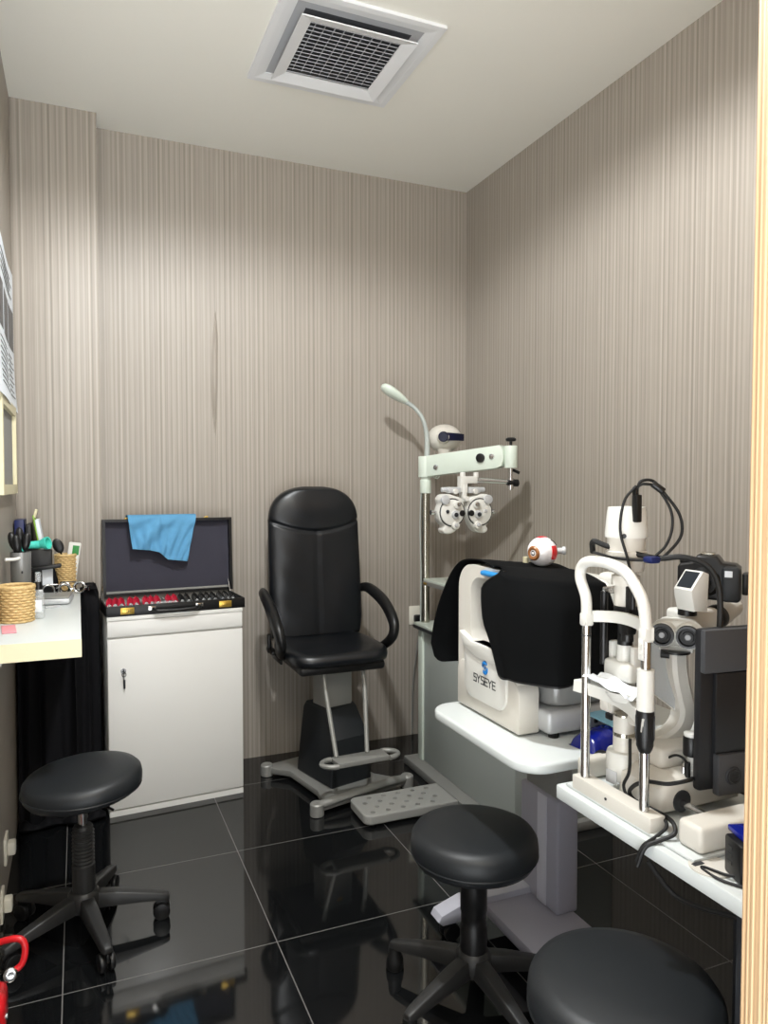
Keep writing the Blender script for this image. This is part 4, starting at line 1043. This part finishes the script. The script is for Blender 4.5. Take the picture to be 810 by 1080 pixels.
# breath shield
MB().grid(lambda u, v: V((1.135+.055*u, 1.247-.04*u, .955+.095*v+.0-.05*u*(1-v))), 6, 6, .0015).make('breath_shield', 'haze', t)
MB().tube([(1.135, 1.245, .955), (1.19, 1.207, .905)], .0012, 6, 0).make('shield_edge', 'plwhite', t)
# binocular head
mh = frame((1.198, 1.212, 1.072), V((.62, -.785, 0)), (0, 0, 1))     # z faces the patient side and the door
nz = mh.to_3x3() @ V((0, 0, 1))
hd = MB().box((0, 0, -.012), (.085, .06, .06), .016, 3, m=mh)
for s in (-1, 1): hd.lathe([(0, -.02), (.029, -.02), (.029, .010), (.026, .018), (.0, .018)], mh @ Matrix.Translation((s*.026, .0, .016)), 28)
hd.box((0, -.03, -.004), (.07, .014, .05), .004, m=mh).make('microscope_head', 'plwhite', t, ang=30)
for s in (-1, 1):
    o = MB().lathe([(.017, .0), (.0245, 0), (.0255, .006), (.0235, .016), (.019, .016), (.016, .006)], mh @ Matrix.Translation((s*.026, 0, .026)), 30).make('objective_ring', 'blackpl', t)
    MB().lathe([(0, .030), (.0188, .030), (.0188, .0355), (.0125, .0352), (.0115, .0385), (.0, .0387)], mh @ Matrix.Translation((s*.026, 0, 0)), 24).make('objective_glass', 'rubber', o)
    MB().cyl(mh @ V((s*.026, 0, .0375)), mh @ V((s*.026, 0, .0395)), .006).make('inner_lens', 'glass2', o)
MB().cyl(mh @ V((-.03, -.045, .02)), mh @ V((-.012, -.045, .02)), .008).cyl(mh @ V((.0, -.038, .02)), mh @ V((0, -.034, .02)), .03).make('focus_knob', 'blackpl', t)
MB().bx(1.222, 1.325, 1.215, 1.275, 1.062, 1.118, .010, 3).make('magnification_box', 'plwhite', t)
MB().cyl((1.236, 1.222, 1.108), (1.236, 1.222, 1.134), .020, n=26).make('mount_ring', 'blackpl', t)
mc = frame((1.205, 1.232, 1.122), (1, 0, 0), (0, 0, 1))     # profile along x and z, extruded towards -y
bo = MB().prism([(.010, 0), (.047, 0), (.050, .080), (.032, .086), (.0, .046), (.002, .03)], 0, .052, mc, .003).make('beam_splitter_box', 'plwhite', t)
sd = V((.032, .040, 0)).normalized()
def scr(u, v): return mc @ V((.0035+.0255*v-.0006, .0500+.0325*v+.0008, .006+.040*u))
MB().grid(scr, 2, 2, .0012).make('display_panel', 'screen', bo)
# eyepiece behind
MB().lathe([(.0, 0), (.022, 0), (.027, .004), (.027, .03), (.024, .07), (.022, .11), (0, .11)], aim((1.362, 1.262, 1.086), (1.46, 1.30, 1.098)), 26).make('eyepiece', 'plwhite', t)
MB().lathe([(.0, -.006), (.026, -.006), (.0285, 0), (.0285, .014), (0, .014)], aim((1.359, 1.261, 1.086), (1.457, 1.299, 1.098)), 26).make('eyepiece_cup', 'blackpl', t)

# DSLR on the slit lamp
t = thing('dslr_camera', 'black SLR camera mounted behind the slit lamp display box', 'camera', (1.345, 1.27, 1.12))
cm = frame((1.352, 1.272, 1.176), V((.60, -.80, .0)), (0, 0, 1))
MB().prism([(-.066, -.042), (.060, -.048), (.066, -.040), (.066, .030), (.056, .038), (.030, .040), (.018, .056), (-.024, .056), (-.034, .040), (-.060, .036), (-.066, .028)][::-1], -.03, .03, cm, .007, 3).make('camera_body', 'blackpl', t)
MB().prism(rrect(.030, -.046, .070, .034, .010), .02, .046, cm, .006).make('hand_grip', 'vinyl', t)
MB().lathe([(.0, 0), (.032, 0), (.034, .004), (.03, .02), (.026, .03), (0, .03)], cm @ Matrix.Translation((-.006, -.004, .028)), 28).make('lens_mount', 'blackpl', t)
MB().box((.045, .018, .047), (.016, .014, .001), m=cm).strokes(cm @ Matrix.Translation((.039, .013, .0475)), [[(0, 0), (0, .009), (.004, .009), (.004, 0), (0, 0)], [(.007, 0), (.007, .009), (.011, .009), (.011, 0), (.007, 0)]], .0012, .0005).make('badge', 'silver', t)
MB().cyl(cm @ V((-.052, .034, 0)), cm @ V((-.052, .046, 0)), .013, n=20, bev=.002).make('mode_dial', 'blackpl', t)
MB().box((-.004, .058, -.004), (.03, .006, .03), .002, m=cm).make('hot_shoe', 'pole', t)
MB().box((.077, -.006, .0), (.014, .05, .04), .004, m=cm).make('port_door', 'basepl', t)
MB().cyl(cm @ V((.08, -.006, 0)), cm @ V((.125, -.008, 0)), .003).make('side_cord', 'rubber', t)
MB().cyl((1.285, 1.235, 1.175), cm @ V((-.006, -.004, .05)), .018).make('adapter_tube', 'blackpl', t)

# cables of the slit lamp
def cable(name, label, pts, r, m='rubber', ext=None):
    b = MB().tube(pts, r, 8, 8)
    if ext: ext(b)
    return b.solo(name, m, label, 'cable', pts[0])
t = thing('lamp_cable', 'looped thin black cable with plug on top of the slit lamp housing', 'cable', (LX-.01, LY-.03, 1.349))
q = V((LX-.012, LY-.044, 0))
MB().box(q+V((.002, .002, 1.345)), (.014, .018, .058), .003).box(q+V((.0, .004, 1.381)), (.010, .012, .02), .003).make('plug', 'blackpl', t)
MB().tube([q+V((0, 0, 1.385)), q+V((.006, -.006, 1.402)), q+V((.03, -.014, 1.402)), q+V((.045, -.03, 1.377)), q+V((.066, -.05, 1.335)), q+V((.070, -.054, 1.295)), q+V((.052, -.045, 1.262)), q+V((.022, -.03, 1.240)), q+V((-.03, .02, 1.240)), q+V((-.07, .05, 1.252))], .0032, 8, 8).make('long_loop', 'rubber', t)
MB().tube([q+V((0, 0, 1.39)), q+V((.01, -.01, 1.396)), q+V((.034, -.02, 1.388)), q+V((.052, -.04, 1.345)), q+V((.054, -.044, 1.305)), q+V((.042, -.04, 1.27)), q+V((.025, -.03, 1.248))], .0030, 8, 8).make('short_loop', 'rubber', t)
MB().tube([q+V((-.002, 0, 1.392)), q+V((-.024, .01, 1.36)), q+V((-.032, .012, 1.30)), q+V((-.022, 0, 1.24)), q+V((-.014, -.006, 1.19)), q+V((-.012, -.006, 1.145))], .0030, 8, 8).make('drop_cable', 'rubber', t)
MB().cyl(q+V((.026, -.016, 1.397)), q+V((.045, -.029, 1.380)), .0075, bev=.002).make('ferrite_bead', 'blackpl', t)
MB().box(q+V((.016, -.028, 1.240)), (.026, .026, .014), .004).make('joiner', 'navy', t)
MB().cyl(q+V((-.012, -.006, 1.135)), q+V((-.012, -.006, 1.185)), .0055).make('lower_plug', 'blackpl', t)
cable('thick_cable', 'thick black cable arching from the slit lamp head rest to the monitor',
      [(1.04, 1.30, 1.247), (1.03, 1.285, 1.272), (1.05, 1.26, 1.262), (1.10, 1.18, 1.243), (1.135, 1.14, 1.247), (1.165, 1.11, 1.235), (1.178, 1.09, 1.205), (1.178, 1.08, 1.16), (1.172, 1.075, 1.09)], .0062)
cable('power_lead', 'thin black lead dropping from the slit lamp column and looping to its foot',
      [(1.066, 1.205, .86), (1.052, 1.19, .80), (1.048, 1.202, .764), (1.046, 1.182, .744), (1.048, 1.142, .742), (1.046, 1.105, .742), (1.035, 1.07, .748), (1.022, 1.055, .742), (1.0, 1.06, .726), (.976, 1.065, .712), (.970, 1.075, .68)], .0034)
cable('power_lead', 'thick black lead from the chrome sockets curling over the table edge',
      [(1.13, 1.098, .805), (1.10, 1.075, .815), (1.06, 1.09, .808), (1.046, 1.14, .796), (1.044, 1.178, .765), (1.048, 1.172, .747), (1.050, 1.125, .746), (1.046, 1.085, .750), (1.034, 1.048, .752), (1.022, 1.034, .740), (.995, 1.045, .727), (.972, 1.055, .714), (.964, 1.065, .675)], .0042)
cable('power_lead', 'thin black lead arching from the right post to the chrome sockets',
      [(1.10, 1.20, .80), (1.12, 1.165, .822), (1.125, 1.135, .840), (1.13, 1.115, .834), (1.132, 1.112, .806)], .0026, ext=lambda b: b.cyl((1.132, 1.112, .803), (1.1315, 1.112, .832), .0055))
cable('power_lead', 'black lead drooping below the slit lamp table to its dark leg',
      [(.985, 1.06, .684), (1.0, 1.045, .655), (1.018, 1.02, .628), (1.025, .96, .636), (1.022, .905, .656), (1.02, .885, .66)], .0045)
cable('data_lead', 'thin black lead lying on the white table by the round grommet',
      [(1.045, .868, .745), (1.02, .90, .728), (1.005, .945, .7245), (.998, .94, .7235), (1.0, .90, .7235), (1.03, .85, .7235), (1.06, .80, .7235)], .0024)

# monitor
t = thing('computer_monitor', 'black computer monitor seen from behind at the doorway end of the table', 'monitor', (1.26, 1.045, T2))
mo = frame((1.118, 1.062, 0), V((1, -.10, 0)), (0, 0, 1))     # x along the back, z toward the camera
MB().box((.21, .951, -.018), (.42, .322, .020), .006, m=mo).make('rear_shell', 'monitor', t)
plab(MB().box((.21, 1.069, -.004), (.42, .086, .014), .004, m=mo).make('top_band', 'monlt', t), 'grey textured top band')
MB().box((.225, .945, -.004), (.39, .160, .012), .003, m=mo).make('rear_bulge', 'monitor', t)
lo = MB().box((.16, .824, .0), (.255, .082, .018), .003, m=mo).make('lower_cover', 'monlt', t)
MB().lathe([(0, 0), (.017, 0), (.0185, .002), (.017, .004), (0, .004)], mo @ Matrix.Translation((.066, .822, .009)), 28).make('round_logo', 'ink', lo)
MB().ring(mo @ V((.066, .822, .0135)), mo.to_3x3() @ V((0, 0, 1)), .0125, .0012, 28, 6).strokes(mo @ Matrix.Translation((.066, .822, .0132)), [[(-.005, .008), (-.009, -.006)], [(-.006, .002), (-.002, .002), (-.004, -.006)], [(.003, .004), (-.001, -.010)], [(.003, .004), (.008, .004), (.006, -.004), (.001, -.004)]], .0015, .0008).make('logo_letters', 'basepl', lo)
MB().box((.21, .951, -.0295), (.40, .30, .004), .001, m=mo).make('display', 'screen', t)
MB().box((.23, .80, -.01), (.05, .17, .02), .006, m=mo).make('stand_neck', 'monitor', t)
MB().prism(rrect(1.225, .975, 1.42, 1.085, .02), T2+.0505, T2+.060, None, .003).make('stand_base', 'monitor', t)

# small black box with blue item on top
t = thing('power_adapter', 'small black adapter box standing on the white table by the doorway', 'adapter', (1.055, .905, T2))
MB().box((1.057, .893, T2+.034), (.07, .055, .068), .006, rot=(0, 0, R(-20))).make('adapter_body', 'blackpl', t)
am_ = Matrix.Translation((1.057, .893, T2)) @ Matrix.Rotation(R(-20), 4, 'Z')
for k in range(3): MB().box((-.0354, .006, .026+.013*k), (.001, .014, .006), m=am_).make('indicator', 'basepl', t)
MB().box((1.068, .896, T2+.068+.0055), (.066, .062, .0105), .003, rot=(0, 0, R(-18))).solo('blue_card_case', 'film', 'flat dark blue case lying on top of the black adapter box', 'case', (1.068, .896, T2+.068))

# ------------------------------------------------------------------ red trolley in the left corner
t = thing('red_trolley', 'red tubular trolley with a nickel axle cap by the left wall', 'trolley', (-.19, 2.10, 0))
MB().tube([(-.235, 2.12, .19), (-.19, 2.10, .208), (-.160, 2.09, .211), (-.146, 2.085, .199), (-.144, 2.08, .175), (-.152, 2.075, .150), (-.172, 2.07, .138)], .0085, 12, 8).make('handle_tube', 'redpaint', t)
MB().lathe([(.0, 0), (.015, 0), (.017, .003), (.017, .012), (.012, .014), (.006, .014), (0, .012)], aim((-.178, 2.07, .135), (-.168, 2.0, .15)), 24).make('axle_cap', 'chrome', t)
MB().box((-.212, 2.06, .05), (.05, .12, .10), .02, 3).make('wheel_guard', 'redpaint', t)
MB().cyl((-.188, 2.03, .052), (-.182, 2.03, .052), .008).make('bolt', 'chrome', t)

# ------------------------------------------------------------------ lights
def spot(name, loc, power, size, blend, rad, colr, tgt=None):
    l = bpy.data.lights.new(name, 'SPOT'); l.energy = power; l.spot_size = R(size); l.spot_blend = blend; l.shadow_soft_size = rad; l.color = colr
    o = bpy.data.objects.new(name, l); col.objects.link(o); o.location = loc
    if tgt: o.rotation_euler = (V(tgt)-V(loc)).to_track_quat('-Z', 'Y').to_euler()
    return o
def area(name, loc, tgt, power, sx, sy, colr):
    l = bpy.data.lights.new(name, 'AREA'); l.shape = 'RECTANGLE'; l.size = sx; l.size_y = sy; l.energy = power; l.color = colr
    o = bpy.data.objects.new(name, l); col.objects.link(o); o.location = loc
    o.rotation_euler = (V(tgt)-V(loc)).to_track_quat('-Z', 'Y').to_euler(); return o
spot('ceiling_downlight', (.5, 1.65, 3.0), 198, 167, .28, .06, (.97, .99, 1))
area('shop_ceiling_light', (.2, -.9, 2.95), (.2, -.6, 0), 30, .9, .9, (1, .88, .72))
w = bpy.data.worlds.new('shop'); bpy.context.scene.world = w; w.use_nodes = True
nt = w.node_tree; bg = nt.nodes['Background']                      # unseen shop outside: strong glow from below added to brighten the ceiling, dimmer above
tc = nt.nodes.new('ShaderNodeTexCoord'); sp_ = nt.nodes.new('ShaderNodeSeparateXYZ'); nt.links.new(tc.outputs['Generated'], sp_.inputs[0])
mr = nt.nodes.new('ShaderNodeMapRange'); mr.inputs[1].default_value = -.25; mr.inputs[2].default_value = .1
mr.inputs[3].default_value = 9.5; mr.inputs[4].default_value = 1.5; nt.links.new(sp_.outputs['Z'], mr.inputs[0])
nt.links.new(mr.outputs[0], bg.inputs[1]); bg.inputs[0].default_value = (.97, 1, 1.02, 1)

# ------------------------------------------------------------------ camera
cd = bpy.data.cameras.new('camera'); cd.sensor_fit = 'VERTICAL'; cd.sensor_height = 36; cd.lens = 772/1080*36; cd.clip_start = .02
co = bpy.data.objects.new('camera', cd); col.objects.link(co)
co.location = (0, 0, 1.395)
co.rotation_euler = (R(90)-math.atan(29/772), 0, -math.atan(323/772))
sc = bpy.context.scene; sc.camera = co
sc.view_settings.view_transform = 'Standard'; sc.view_settings.look = 'None'
sc.view_settings.exposure = 0; sc.view_settings.gamma = 1; sc.view_settings.use_curve_mapping = False
sc.cycles.max_bounces = 10; sc.cycles.diffuse_bounces = 6; sc.cycles.transparent_max_bounces = 12
